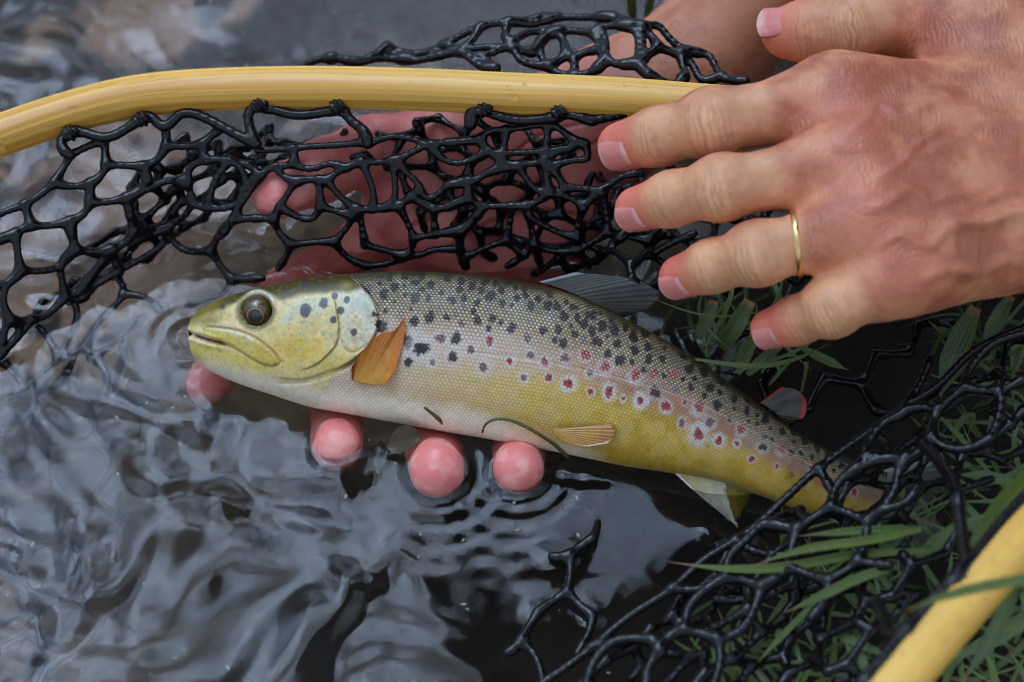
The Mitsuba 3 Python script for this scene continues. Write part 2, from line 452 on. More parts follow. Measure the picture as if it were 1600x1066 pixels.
disp += f_ * 0.0006 * np.where(sp > 0, np.exp(-dp / 14), -np.exp(-(dp / 3) ** 2) * 0.8) * sst(0, 0.15, wp_) * sst(1, 0.8, wp_)
do, wo, so = seg_dist(A, B, OPERC)
disp += f_ * np.where(so > 0, 0.0008 * np.exp(-do / 22), -0.0010 * np.exp(-(do / 4) ** 2)) * sst(0, 0.1, wo) * sst(1.0, 0.8, wo)
ds, ws, ss = seg_dist(A, B, SUBOP)
disp -= f_ * 0.0004 * np.exp(-(ds / 2.2) ** 2)
for g in GILL:
    dg, wg, _ = seg_dist(A, B, g)
    disp -= f_ * 0.00032 * np.exp(-(dg / 2.0) ** 2) * sst(0, .1, wg) * sst(1, .8, wg)
de = np.hypot(A - EYE_AB[0], (B - EYE_AB[1]) * 1.03)
disp -= f_ * 0.0042 * sst(26, 20.5, de)                          # socket
disp += f_ * 0.0006 * np.exp(-((de - 30) / 4.5) ** 2) * sst(10, -14, B - EYE_AB[1])   # brow
lat = smooth_line([(600, 545), (760, 552), (900, 575), (1025, 607), (1110, 640), (1200, 690), (1330, 760)], 60)
dlat, wlat, _ = seg_dist(A, B, lat)
disp -= f_ * 0.00022 * np.exp(-(dlat / 1.6) ** 2) * sst(0.03, .25, wlat)
disp += 0.00022 * (meshkit.fbm(np.stack([A / 46, B / 34, 0 * A], -1), 3, 3) - 0.5)
LIFT = np.interp(us, [0, 330, 480, 640, 800, 960, 1060, 1130], [0, 0, .004, .010, .017, .024, .023, .017])
SH = 1 - LIFT / DIST                                             # the tail curls up towards the water's surface


def lift_at(a):
    return np.interp(a, st[:, [0, 2]].mean(1), LIFT)


V = F(800 + (A - 800) * SH[:, None], 533 + (B - 533) * SH[:, None], W + LIFT[:, None])
nf_faces_i, nf_faces_j = np.meshgrid(np.arange(NU - 1), np.arange(NV), indexing='ij')
fq = np.stack([nf_faces_i * NV + nf_faces_j, (nf_faces_i + 1) * NV + nf_faces_j, (nf_faces_i + 1) * NV + (nf_faces_j + 1) % NV, nf_faces_i * NV + (nf_faces_j + 1) % NV], -1).reshape(-1, 4)
ff = np.vstack([fq[:, [0, 2, 1]], fq[:, [0, 3, 2]]])
vn = vnormals(V.reshape(-1, 3), ff)
if np.mean(np.sum(vn * (W.reshape(-1, 1) * NRM), 1)) < 0:
    ff, vn = ff[:, ::-1], -vn
# the head's front third turns and sinks a little to the water, the tail dips
fish_v = V.reshape(-1, 3) + vn * disp.reshape(-1, 1)
c0, c1 = len(fish_v), len(fish_v) + 1
fish_v = np.vstack([fish_v, F(296, 526, 0)[None], F(800 + 574 * SH[-1], 533 + 253 * SH[-1], LIFT[-1])[None]])
k = np.arange(NV)
caps = np.vstack([np.stack([k, (k + 1) % NV, np.full(NV, c0)], 1), np.stack([(NU - 1) * NV + (k + 1) % NV, (NU - 1) * NV + k, np.full(NV, c1)], 1)])
fish_f = np.vstack([ff, caps])


def blend(c, col, m):
    return c * (1 - m[..., None]) + np.asarray(col) * m[..., None]


def nz(scale, seed, oct=3):
    return meshkit.fbm(np.stack([A / scale, B / scale, front * 7 + 0 * A], -1), oct, seed)


x_ = (A - 600) / 700.0                                           # 0 at the gill cover, 1 at the tail root
n1, n2, n3 = nz(60, 1), nz(18, 2), nz(7, 3)
Qn = Q + 0.12 * (n1 - 0.5) + 0.10 * (n2 - 0.5)
C = np.zeros(A.shape + (3,)) + lin(200, 180, 164)
C = blend(C, lin(170, 130, 106), sst(0.22, 0.55, x_) * 0.9)                      # flank turns pinkish brown behind
C = blend(C, lin(170, 118, 84), sst(0.30, 0.6, x_) * sst(.45, .62, n2) * 0.55)
C = blend(C, lin(124, 106, 68), sst(0.10, 0.52, Qn))
C = blend(C, lin(80, 68, 28), sst(0.42, 0.80, Qn))
C = blend(C, lin(38, 33, 12), sst(0.76, 1.0, Qn))
yel = sst(0.02, -0.32, Qn - 0.10 * sst(0, .5, x_)) * sst(-0.15, 0.22, x_)
C = blend(C, lin(206, 178, 58), yel * (0.45 + 0.55 * sst(.0, .5, x_)) * (0.72 + 0.5 * (n2 - .3)))
C = blend(C, lin(178, 142, 24), yel * sst(.25, .6, x_) * sst(.35, .7, n2) * 0.8)
C = blend(C, lin(244, 238, 224), sst(-0.52, -0.80, Qn + 0.40 * sst(.12, .62, x_)) * sst(.72, .5, x_))
C = blend(C, lin(148, 136, 78), sst(-0.80, -1.0, Qn) * sst(.45, .7, x_))
C = blend(C, lin(206, 180, 178), sst(-.88, -1.0, Qn) * sst(.6, .0, x_) * .5)
C *= (0.86 + 0.28 * n3)[..., None] * np.array([1.06, 1.0, .86]) * (1 - .22 * sst(.35, .7, x_) * sst(-.5, .1, Qn))[..., None]
C = blend(C, lin(176, 104, 62), sst(.30, .55, x_) * sst(.52, .68, nz(14, 52)) * sst(.5, .1, Qn) * sst(-.35, 0, Qn) * .55)
# head
head = f_ * sst(3, -3, (so < 0) * 0 + np.where(so > 0, -do, do)) * (A < 640)
head = f_ * np.where(A < np.interp(B, [p[1] for p in NAPE], [p[0] for p in NAPE]), 1.0, 0.0)
hc = np.zeros_like(C) + lin(214, 196, 150)
hc = blend(hc, lin(210, 178, 70), np.exp(-(((A - 475) / 46) ** 2 + ((B - 545) / 26) ** 2)) * (0.6 + .6 * n2))
hc = blend(hc, lin(196, 178, 70), np.exp(-(((A - 540) / 50) ** 2 + ((B - 572) / 20) ** 2)) * 0.8)
hc = blend(hc, lin(204, 208, 196), sst(0, 8, np.where(sp < 0, dp, -dp)) * sst(-5, 12, 545 - B) * (A > 520) * 0.85)
hc = blend(hc, lin(150, 184, 206), np.exp(-(((A - 584) / 7) ** 2 + ((B - 490) / 16) ** 2)) * 0.7)
hc = blend(hc, lin(222, 202, 150), sst(.48, .66, nz(13, 41)) * (A > 500) * .4)
hc = blend(hc, lin(170, 176, 150), sst(.52, .68, nz(9, 42)) * (A > 470) * .5)
hc = blend(hc, lin(196, 160, 140), sst(.58, .7, nz(11, 43)) * (A > 540) * .6)
hc = blend(hc, lin(166, 192, 198), .8 * np.exp(-((seg_dist(A, B, H((690, 400), (800, 310)))[0] / 7) ** 2)) * 0.8)
hc = blend(hc, lin(176, 190, 178), np.exp(-(((A - 500) / 24) ** 2 + ((B - 478) / 14) ** 2)) * .7)
hc = blend(hc, lin(222, 206, 176), np.exp(-((seg_dist(A, B, H((290, 415), (430, 440), (530, 470)))[0] / 4.5) ** 2)))
dcr, wcr, scr = seg_dist(A, B, CROWN)
crown = sst(-5, 6, np.where(scr < 0, dcr, -dcr) + 8 * (n2 - .5))
hc = blend(hc, lin(96, 86, 26), crown)
hc = blend(hc, lin(56, 50, 14), sst(.55, .92, Q) * crown * .9)
hc = blend(hc, lin(168, 150, 40), np.exp(-(((A - 545) / 12) ** 2 + ((B - 448) / 6) ** 2)) * .5)
hc = blend(hc, lin(122, 108, 28), sst(372, 330, A) * sst(520, 500, B) * 0.8)
hc = blend(hc, lin(186, 168, 60), np.where(in_max, np.minimum(1, np.minimum(du, dl) / 5), 0) * (.75 + .4 * (n2 - .5)))
hc = blend(hc, lin(210, 205, 190), np.exp(-((seg_dist(A, B, H((250, 450), (380, 480), (480, 525)))[0] / 4) ** 2)) * .7)
lowjaw = f_ * ((sm > 0) | (A > 367)) * ((sl > 0) | (A > 444) | (A < 365))
hc = blend(hc, lin(206, 188, 96), np.exp(-((seg_dist(A, B, H((100, 580), (250, 590), (400, 640), (560, 700)))[0] / 9) ** 2)) * .85 * (sm > 0))
belly = sst(0, 26, B - np.interp(A, [295, 330, 400, 480, 560, 640], [552, 556, 572, 588, 612, 640]))
hc = blend(hc, lin(222, 220, 214), belly * f_)
hc = blend(hc, lin(226, 214, 204), np.exp(-(dm / 5) ** 2) * (A < 340) * (sm > 0) * .8)
hc = blend(hc, lin(40, 30, 34), np.exp(-(dm / 2.6) ** 2) * sst(1., .8, wm) * sst(300, 310, A))
for g, m in [(MAX_UP, .40), (MAX_LO, .24), (PREOP, .28), (OPERC, .4), (SUBOP, .25)]:
    d_, w_, _ = seg_dist(A, B, g)
    hc = blend(hc, lin(84, 74, 40), m * np.exp(-(d_ / 1.7) ** 2) * sst(0, .1, w_) * sst(1, .9, w_))
for g in GILL:
    d_, w_, _ = seg_dist(A, B, g)
    hc = blend(hc, lin(140, 128, 92), .45 * np.exp(-(d_ / 1.5) ** 2) * sst(0, .1, w_) * sst(1, .8, w_))
hc = blend(hc, lin(74, 68, 30), sst(36, 27, de) * .85)
hc = blend(hc, lin(206, 214, 214), np.exp(-((de - 30) / 2.6) ** 2) * .8 * sst(.35, .8, (.35 * (A - EYE_AB[0]) - .94 * (B - EYE_AB[1])) / (de + 1)))
hc = blend(hc, lin(26, 22, 14), np.exp(-(np.hypot(A - 352, B - 481) / 4.5) ** 2))
hc = blend(hc, lin(120, 112, 60), sst(.60, .74, nz(3.5, 44)) * .4 * (1 - belly))
hc = blend(hc, lin(232, 214, 150), sst(.64, .76, nz(3.0, 45)) * .30 * (1 - crown))
hc = blend(hc, lin(140, 178, 198), np.exp(-(((A - 566) / 16) ** 2 + ((B - 476) / 12) ** 2)) * .55)
hc *= (0.84 + 0.32 * n3)[..., None] * np.array([.98, .93, .74])
edge_in = np.interp(B, [p[1] for p in NAPE], [p[0] for p in NAPE]) - A
C = blend(C, hc, f_ * sst(-7, 7, edge_in + 10 * (n2 - .5)) )

SPOTS = []                                                       # (a, b, radius, kind): dark spots, halved red spots with pale rings
for x, y in ((75, 200), (15, 245), (205, 170), (300, 185), (365, 240), (205, 268), (285, 265), (435, 285), (480, 220), (485, 165), (555, 195), (505, 270), (610, 220), (670, 255), (585, 295), (735, 215),
             (635, 165), (700, 175), (770, 165), (740, 300), (830, 270), (820, 205), (880, 205), (960, 275), (915, 320), (1020, 315), (1075, 320), (1180, 325), (885, 255), (1035, 240), (45, 140), (140, 130), (240, 125), (400, 135),
             (1120, 380), (1200, 385), (1290, 370), (1290, 470), (1350, 440), (1425, 465), (1245, 430), (1500, 450), (1545, 510), (205, 410), (305, 360), (290, 400), (400, 385), (590, 405), (680, 390),
             (795, 455), (990, 470), (1085, 460), (1185, 490), (1110, 545), (1325, 535), (1445, 550), (1555, 590), (1385, 605), (1460, 650), (245, 580), (165, 530), (440, 630), (460, 515)):
    SPOTS.append((600 + x / 4, 400 + y / 4, 6.4, 'd'))
for x, y in ((120, 375), (365, 315), (455, 365), (500, 335), (655, 325), (770, 370), (850, 355), (910, 410), (985, 365), (1050, 380), (170, 660)):
    SPOTS.append((600 + x / 4, 400 + y / 4, 5.6, 'f'))
for x, y in ((365, 515), (315, 660), (625, 690), (1125, 635), (895, 510), (870, 755), (550, 585), (495, 425), (1250, 620), (1240, 530)):
    SPOTS.append((600 + x / 4, 400 + y / 4, 5.0, 'p'))
for x, y in ((665, 530), (785, 655), (1000, 660), (1145, 790), (1390, 840), (1555, 740), (1370, 690), (1585, 895)):
    SPOTS.append((600 + x / 4, 400 + y / 4, 5.2, 'r'))
for x, y in ((50, 38), (110, 85), (25, 75), (160, 100), (85, 150), (170, 160), (245, 190), (308, 175), (130, 205), (182, 232), (305, 228), (368, 225), (245, 130), (300, 115), (465, 215), (485, 270), (550, 280),
             (490, 348), (575, 353), (605, 425), (680, 400), (735, 452), (742, 400), (785, 405), (818, 487), (875, 485), (890, 543), (950, 540), (990, 585), (335, 365), (640, 320), (690, 340), (800, 605), (1090, 650), (1050, 610), (1150, 690)):
    SPOTS.append((900 + x / 2.806, 480 + y / 2.806, 6.6, 'd'))
for x, y in ((928, 728), (413, 225), (425, 355)):
    SPOTS.append((900 + x / 2.806, 480 + y / 2.806, 4.5, 'f'))
for x, y in ((35, 208), (250, 295), (330, 285), (412, 290), (135, 365), (270, 405), (378, 428), (525, 427), (708, 525), (608, 578), (752, 657), (882, 613), (1022, 693), (520, 550)):
    SPOTS.append((900 + x / 2.806, 480 + y / 2.806, 5.6, 'r'))
for x, y, r in ((815, 345, 8.5), (925, 300, 6.5), (992, 255, 5.5), (1068, 280, 5), (1032, 345, 6.5), (990, 403, 6.0), (1115, 478, 6), (1285, 440, 9), (1190, 210, 6), (1300, 255, 6), (1360, 200, 6), (1485, 410, 6.5), (1440, 540, 7.5),
                (1525, 580, 7), (1450, 660, 5), (1580, 395, 6)):
    SPOTS.append((280 + x / 4, 400 + y / 4, r, 'h' if x < 1200 else 'd'))
SPOTS.append((280 + 790 / 4, 400 + 185 / 4, 5, 'h'))
sr = np.random.default_rng(5)
tries = 0
while tries < 900:                                               # smaller spots between the larger ones
    tries += 1
    t_, q_ = sr.uniform(.26, .97), sr.uniform(-.12, .93)
    i_ = int(t_ * (NU - 1))
    p_ = (top[i_] + bot[i_]) / 2 + (top[i_] - bot[i_]) / 2 * q_
    gap = 13.5 if q_ > .35 else 22
    if min(math.hypot(p_[0] - s_[0], p_[1] - s_[1]) for s_ in SPOTS) > gap and (q_ > .3 or t_ > .45):
        SPOTS.append((p_[0], p_[1], sr.uniform(3.2, 4.8), 'd' if q_ > .3 else ('r' if sr.random() < .6 else 'p')))
nz_fine = nz(3.2, 9, 2)
for a0, b0, r, kind in SPOTS:
    r = r * sr.uniform(.8, 1.25) * (1.30 if a0 < 1150 else 1.12) * (.85 if kind == 'h' else 1)
    m = (np.abs(A - a0) < 4 * r) & (np.abs(B - b0) < 4 * r) & (f_ > 0)
    if not m.any():
        continue
    r = r * (.84 if kind in 'df' and Q[m].mean() > .42 else 1.0)
    da, db = A[m] - a0, B[m] - b0
    t = np.arctan2(db, da)
    d = np.hypot(da * sr.uniform(.9, 1.2), db * sr.uniform(.82, 1.0))
    q1, q2, q3 = sr.uniform(0, 6, 3)
    k_ = .35 if kind == 'h' else 1.0
    hs_ = sr.uniform(.72, 1.12)
    star = 1 + k_ * (.10 * np.sin(2 * t + q1) + .09 * np.sin(3 * t + q2) + .09 * np.sin(7 * t + q3)) + k_ * 0.9 * (nz_fine[m] - .5)
    c = C[m]
    if kind in 'rpd':
        lowness = sst(0.45, 0.05, Q[m])
        halo = {'r': .85, 'p': .62, 'd': .42}[kind] * lowness * sst(2.5, 1.1, d / r / hs_ - .9 * (nz_fine[m] - .5))
        c = blend(c, lin(206, 206, 200), halo * (.55 + .5 * nz_fine[m]))
    core = sst(r * star * 1.06, r * star * 0.72, d)
    col = {'d': lin(22, 11, 6), 'f': lin(84, 76, 84), 'p': lin(92, 38, 50), 'r': lin(158, 24, 22), 'h': lin(48, 50, 66)}[kind]
    c = blend(c, col, core * {'d': .95, 'f': .6, 'p': .85, 'r': .95, 'h': .9}[kind])
    if kind == 'r':
        c = blend(c, lin(64, 16, 18), sst(r * .6, r * .2, np.hypot(da - 1.5, db + 1.5)) * .7)
    C[m] = c
C = blend(C, lin(205, 195, 180), f_ * .35 * np.exp(-(dlat / 1.3) ** 2) * sst(.2, .4, wlat))
# uv: scale chart. u counts along the fish from the nape, v across from back to belly
nape_u = np.interp(B, [p[1] for p in NAPE], [p[0] for p in NAPE])
cross = np.cumsum(np.hypot(np.gradient(A, axis=1), np.gradient(B, axis=1)), axis=1)
half = np.linalg.norm(top - bot, axis=1)
phi = np.arccos(np.clip(Q, -1, 1)) * 0.5 * 200                    # rows converge towards the tail, as scales do
U_ = np.where(f_ > 0, np.where(head > .5, -60.0, S - 240), -60.0)
U_ = U_ + np.where(U_ > -30, 6.4 * (nz(46, 31, 2) - .5), 0)
phi = phi + 4.6 * (nz(60, 32, 2) - .5)
PU, PV = 6.2, 4.6
row = np.floor(phi / PV)
cu = U_ / PU + .5 * (row % 2)
rnd = meshkit.noise(np.stack([np.floor(cu) * 7.31, row * 5.17, 0 * row], -1), 77)
dd = np.hypot((cu - np.floor(cu) - .5) * 1.1, phi / PV - row - .5)
dots = sst(.44, .16, dd) * (head < .5) * sst(-6, 6, U_) * f_
lum = C @ np.array([.3, .6, .1])
dark_ = sst(.045, .015, lum)
backm, lowm = sst(70, 30, phi), sst(112, 150, phi)
amt = dots * (.16 + .70 * rnd + .28 * backm) * (.45 + .9 * nz(34, 51)) * (1 - .80 * lowm) * (1 - .88 * dark_)
C = blend(C, (lin(236, 226, 204) * (1 - backm[..., None]) + lin(226, 196, 128) * backm[..., None]) * (1 - .2 * lowm[..., None]), np.clip(amt, 0, 1))
C = C * (1 - (.30 + .22 * backm) * (1 - dots) * sst(.36, .5, dd) * (head < .5) * f_)[..., None]
uv = np.stack([U_, phi], -1).reshape(-1, 2)
fish_uv = np.vstack([uv, [[-60, 0], [-60, 0]]])
fish_c = np.vstack([C.reshape(-1, 3), lin(90, 60, 60)[None], lin(120, 110, 50)[None]])


def scale_cell(uv):
    pu, pv = 6.2, 4.6
    row = dr.floor(uv.y / pv)
    off = 0.5 * (row - 2 * dr.floor(row / 2))
    cu = uv.x / pu + off
    col = dr.floor(cu)
    r1, r2 = cell_rand(col, row, 1), cell_rand(col, row, 2)
    x = cu - col - 0.5
    y = uv.y / pv - row - 0.5
    return x, y, r1, r2


def scale_dot(p, n, uv):
    x, y, r1, r2 = scale_cell(uv)
    d = dr.sqrt(dr.square(x * 1.15) + dr.square(y))
    back = smoothstep(60, 30, uv.y)
    lowf = smoothstep(120, 150, uv.y)
    size = 0.36 + 0.12 * (r2 - 0.5)
    return smoothstep(size, size - 0.26, d) * smoothstep(-4, 8, uv.x) * (0.22 + 0.5 * r1 + 0.15 * back) * (1 - 0.72 * lowf)


def scale_relief(p, n, uv):
    x, y, r1, r2 = scale_cell(uv)
    return dr.maximum(0, 1 - 2.6 * (dr.square(x) + dr.square(y)) + 0.7 * x * (r1 - .5) + 0.7 * y * (r2 - .5)) * smoothstep(-4, 8, uv.x) * (1 - .65 * smoothstep(120, 160, uv.y)) * (.5 + .8 * noise(uv.x / 37, uv.y / 29))


scene['trout_shine'] = dict(type='principled', base_color={'type': 'rgb', 'value': [0.86, 0.82, 0.72]}, roughness=0.30, metallic=0.75, specular=0.6)
scene['trout_skin_plain'] = dict(type='principled', base_color=VC, roughness=0.38, specular=0.35, clearcoat=0.3, clearcoat_gloss=0.96)
scene['trout_skin'] = dict(type='bumpmap', arbitrary=proc(scale_relief, eps=1.2e-4), scale=0.00022,
                           bsdf=scene.pop('trout_skin_plain'))
add('brown_trout', (fish_v, fish_f), 'trout_skin', uv=fish_uv, color=fish_c, label='spotted brown trout with yellow belly held at the water surface inside the net', category='fish')

# eye
ec = F(*EYE_AB, float(np.interp(EYE_AB[0] - 298, tt, THICK)) * 0.93 - 0.0052)
es = trimesh.creation.icosphere(5, 0.0059)
ev = es.vertices
look = NRM * 0.90 - RIGHT * 0.07 - UP * 0.40
look /= np.linalg.norm(look)
an = np.degrees(np.arccos(np.clip(ev @ look / 0.0059, -1, 1)))
nzv = meshkit.fbm(ev * 900, 3, 4)
ecol = np.zeros_like(ev) + lin(16, 16, 20)
ecol = blend(ecol, lin(176, 104, 54), sst(29, 31, an))
ecol = blend(ecol, lin(66, 48, 26), sst(32.5, 35, an))
ecol = blend(ecol, lin(82, 66, 32), sst(38, 52, an) * (0.5 + nzv))
ecol = blend(ecol, lin(70, 58, 30), sst(58, 74, an))
scene['wet_eye'] = dict(type='principled', base_color=VC, roughness=0.12, specular=0.7, clearcoat=1.0, clearcoat_gloss=0.98)
add('brown_trout__eye', (ec + ev, es.faces), 'wet_eye', color=ecol)


def fin(key, outline_base, outline_tip, colors, lift0=0.0, lift1=0.0, rays=26, bend=0.0, label=None, nu=90, nv=46, raymix=1.0, edge_white=0.0, spots=None):
    """A fin between two edges of the chart (base -> tip), with ray ridges; lifts in metres above the fish's plane."""
    b0, b1 = spline(outline_base, nu), spline(outline_tip, nu)
    lf = lift_at(b0[:, 0])[:, None]
    un = np.linspace(0, 1, nu)
    fray = (meshkit.noise(np.stack([un * rays, 0 * un + rays, 0 * un], -1), 6) - .5) + .6 * (meshkit.noise(np.stack([un * rays * 2.7, 0 * un, 0 * un], -1), 8) - .5)
    b1 = b1 + (b1 - b0) / (np.linalg.norm(b1 - b0, axis=1, keepdims=True) + 1e-9) * (fray * 5.0 * sst(0, .12, un) * sst(1, .88, un))[:, None]
    t = np.linspace(0, 1, nv)[None, :, None]
    g = b0[:, None] * (1 - t) + b1[:, None] * t
    w = lift0 + (lift1 - lift0) * t[..., 0] + bend * np.sin(np.pi * t[..., 0]) + 0.0006 * np.sin(7 * np.linspace(0, 1, nu))[:, None] * t[..., 0]
    u = np.linspace(0, 1, nu)[:, None]
    w = w + lf
    ray = 0.5 + 0.5 * np.cos(2 * np.pi * rays * u + 0.8 * np.sin(3 * t[..., 0]))
    thick = 0.00035 * (1 - 0.7 * t[..., 0]) + 0.00016 * ray
    thick = thick * sst(0, 0.03, u) * sst(1, .97, u) + 0.00005
    c3 = np.array([np.asarray(c) for c in colors])               # base, tip, leading edge
    col = c3[0] * (1 - t) + c3[1] * t
    col = np.broadcast_to(col, g.shape[:2] + (3,)).copy()
    grain = meshkit.fbm(np.stack([g[..., 0] / 9, g[..., 1] / 9, 0 * g[..., 0]], -1), 3, 5)
    col *= (0.74 + 0.26 * ray * raymix + 0.4 * (grain - .5))[..., None]
    col = blend(col, c3[0] * .5 + .5, np.broadcast_to(edge_white * sst(.90, .97, t[..., 0]) * sst(.3, .45, u), g.shape[:2]))
    col = blend(col, c3[2], np.broadcast_to(sst(.075, .03, u), g.shape[:2]))
    if spots:
        for x, y, r, cc in spots:
            col = blend(col, cc, sst(r, r * .6, np.hypot(g[..., 0] - x, g[..., 1] - y)))
    g = np.array([800, 533]) + (g - np.array([800, 533])) * (1 - lf[..., None] / DIST)
    va, vb = F(g[..., 0], g[..., 1], w + thick), F(g[..., 0], g[..., 1], w - thick)
    i, j = np.meshgrid(np.arange(nu - 1), np.arange(nv - 1), indexing='ij')
    q = np.stack([i * nv + j, (i + 1) * nv + j, (i + 1) * nv + j + 1, i * nv + j + 1], -1).reshape(-1, 4)
    n = nu * nv
    edge = np.concatenate([np.arange(nu) * nv, (nu - 1) * nv + np.arange(1, nv), (np.arange(nu - 2, -1, -1)) * nv + nv - 1, np.arange(nv - 2, 0, -1)])
    e2 = np.roll(edge, -1)
    q = np.vstack([q[:, ::-1], q + n, np.stack([edge, e2, e2 + n, edge + n], 1)])
    v = np.vstack([va.reshape(-1, 3), vb.reshape(-1, 3)])
    m = trimesh.Trimesh(v, np.vstack([q[:, [0, 1, 2]], q[:, [0, 2, 3]]]), process=False)
    if m.volume < 0:
        m.invert()
    add(key, (m.vertices, m.faces), 'fin_skin', color=np.vstack([col.reshape(-1, 3)] * 2), label=label)


scene['fin_skin'] = dict(type='principled', base_color=VC, roughness=0.33, specular=0.5, clearcoat=0.4, clearcoat_gloss=0.9)
fin('brown_trout__pectoral_fin', H((1100, 770), (1160, 790), (1230, 800), (1290, 800)), H((1104, 690), (1200, 570), (1290, 482), (1350, 466), (1392, 440), (1425, 385), (1428, 480), (1405, 600), (1360, 720), (1305, 795)),
    [lin(206, 150, 44), lin(196, 104, 16), lin(128, 44, 10)], .0158, .0195, 24, label='orange brown pectoral fin with dark edge')
fin('brown_trout__pelvic_fin', [(861, 667), (864, 674), (868, 680)], [(952, 659), (955, 668), (953, 679), (936, 690), (906, 692), (880, 685)], [lin(196, 146, 46), lin(170, 116, 22), lin(150, 100, 30)], .0180, .0205, 12, raymix=.5, edge_white=1.0,
    label='small amber pelvic fin with white edge')
fin('brown_trout__pelvic_fin', [(872, 688), (880, 694), (890, 700)], [(960, 716), (985, 730), (994, 740), (975, 742), (940, 732), (905, 715)], [lin(96, 72, 26), lin(66, 50, 16), lin(120, 110, 90)], .004, .000, 12)
fin('brown_trout__anal_fin', [(1046, 732), (1080, 736), (1118, 742)], [(1150, 830), (1142, 806), (1135, 772), (1130, 745)], [lin(190, 172, 96), lin(206, 204, 190), lin(240, 240, 244)], .004, .004, 16, label='pale anal fin with white leading edge')
fin('brown_trout__anal_fin', [(1116, 740), (1140, 748), (1172, 758)], [(1134, 822), (1150, 815), (1164, 796), (1178, 772)], [lin(140, 120, 28), lin(120, 104, 24), lin(140, 122, 40)], .003, -.001, 12)
fin('brown_trout__dorsal_fin', [(842, 440), (880, 452), (930, 474), (962, 488)], [(900, 424), (960, 430), (1004, 438), (1034, 462), (1010, 484), (975, 496)], [lin(44, 42, 32), lin(70, 72, 70), lin(130, 134, 134)], -.003, -.010, 15, raymix=2.6,
    label='grey translucent dorsal fin laid flat on the water')
fin('brown_trout__adipose_fin', [(1188, 630), (1205, 640), (1222, 654)], [(1222, 605), (1248, 612), (1260, 634), (1256, 654), (1240, 657)], [lin(56, 54, 40), lin(70, 66, 56), lin(150, 30, 20)], -.002, -.002, 3,
    label='grey adipose fin with a red rim', spots=[(1226, 632, 8, lin(30, 26, 24))] + [(1256 + 4 * math.cos(q), 630 + 22 * math.sin(q), 7, lin(176, 24, 16)) for q in np.linspace(-1.4, 1.4, 9)])
fin('brown_trout__tail_fin', [(1380, 734), (1370, 780), (1352, 832)], [(1470, 716), (1482, 760), (1452, 800), (1470, 850), (1440, 900), (1400, 910)], [lin(130, 124, 90), lin(120, 128, 130), lin(150, 156, 160)], 0, -.006, 22)
# ------------------------------------------------------------------ the angler: two arms and hands in one skin, jacket, head and cap above the frame
def axis_frame(a, b, up):
    d = (b - a) / np.linalg.norm(b - a)
    n = up - d * (up @ d)
    n /= np.linalg.norm(n)
    return d, n, np.cross(n, d)


CAMSIDE = -FWD
TILT = CAMSIDE * math.cos(.30) - UP * math.sin(.30)               # the back of the left hand leans a little towards the near side
FING = {                                                         # joints from the knuckle to the tip pad: photo pixel, height, radius (mm)
    'index': [(1310, 165, .103, 14.0), (1235, 171, .105, 12.4), (1112, 191, .100, 11.8), (1030, 213, .089, 10.9), (972, 229, .080, 9.7)],
    'middle': [(1330, 262, .104, 13.6), (1250, 272, .106, 11.6), (1128, 293, .101, 10.9), (1050, 311, .088, 9.9), (996, 327, .077, 8.7)],
    'ring': [(1350, 352, .100, 13.0), (1280, 374, .101, 11.0), (1184, 396, .095, 10.4), (1112, 416, .082, 9.4), (1064, 433, .071, 8.3)],
    'pinky': [(1420, 415, .094, 12.4), (1372, 452, .094, 9.9), (1300, 480, .088, 9.5), (1246, 500, .077, 8.4), (1204, 514, .070, 7.5)],
}
THUMB = [(1560, 60, .098, 17.5), (1440, 12, .096, 15.0), (1320, 42, .093, 12.0), (1262, 48, .090, 10.9), (1228, 51, .087, 9.6)]
WRIST = [P(1790, 250, .100), P(1790, 330, .098)]
J = {k: [P(*q[:3]) for q in v] for k, v in FING.items()}
JT = [P(*q[:3]) for q in THUMB]

lh = Field(np.array([.010, -.085, .040]), np.array([.36, .21, .155]), .00062)
for name, js in FING.items():
    js[:] = [q[:3] + (q[3] * (.96 if i_ else 1.0),) for i_, q in enumerate(js)]
    lh.chain(J[name], [q[3] * 1e-3 for q in js], .0045)
    lh.bone(J[name][2] - .0006 * TILT, J[name][2] + .0006 * TILT, js[2][3] * 1.02e-3, js[2][3] * 1.02e-3, .005)
lh.chain(JT, [q[3] * 1e-3 for q in THUMB], .007)
# palm: metacarpals from the wrist
wr_pts = {'index': P(1760, 205, .096), 'middle': P(1775, 250, .099), 'ring': P(1785, 300, .097), 'pinky': P(1780, 345, .092)}
for name in FING:
    m0 = J[name][0] - .0035 * TILT
    lh.bone(m0, wr_pts[name] - .004 * TILT, .0148, .0175, .016)
    lh.bone(J[name][0] - .009 * TILT, wr_pts[name] - .010 * TILT, .0135, .017, .014)
names = list(FING)
for q, (i, j) in enumerate(zip(names[:-1], names[1:])):
    for t in (.25, .6):
        a0 = (J[i][0] * (1 - t) + wr_pts[i] * t + J[j][0] * (1 - t) + wr_pts[j] * t) / 2
        lh.bone(a0 - .006 * TILT, a0 - .010 * TILT, .015, .014, .012)
    web = (J[i][0] + J[j][0]) / 2 * .55 + (J[i][1] + J[j][1]) / 2 * .45 - .005 * TILT
    lh.bone(J[i][0] * .5 + J[j][0] * .5 - .003 * TILT, web, .011, .0075, .008)
lh.bone(JT[1], J['index'][0] * .35 + wr_pts['index'] * .65 - .006 * TILT, .013, .017, .016)   # thumb web
lh.bone(JT[0], wr_pts['index'] - .004 * TILT, .0175, .019, .014)
for name in FING:                                                # knuckles
    r = FING[name][0][3] * 1e-3
    lh.bone(J[name][0] + .0022 * TILT, J[name][0] + .0022 * TILT, r * .93, r * .93, .007)
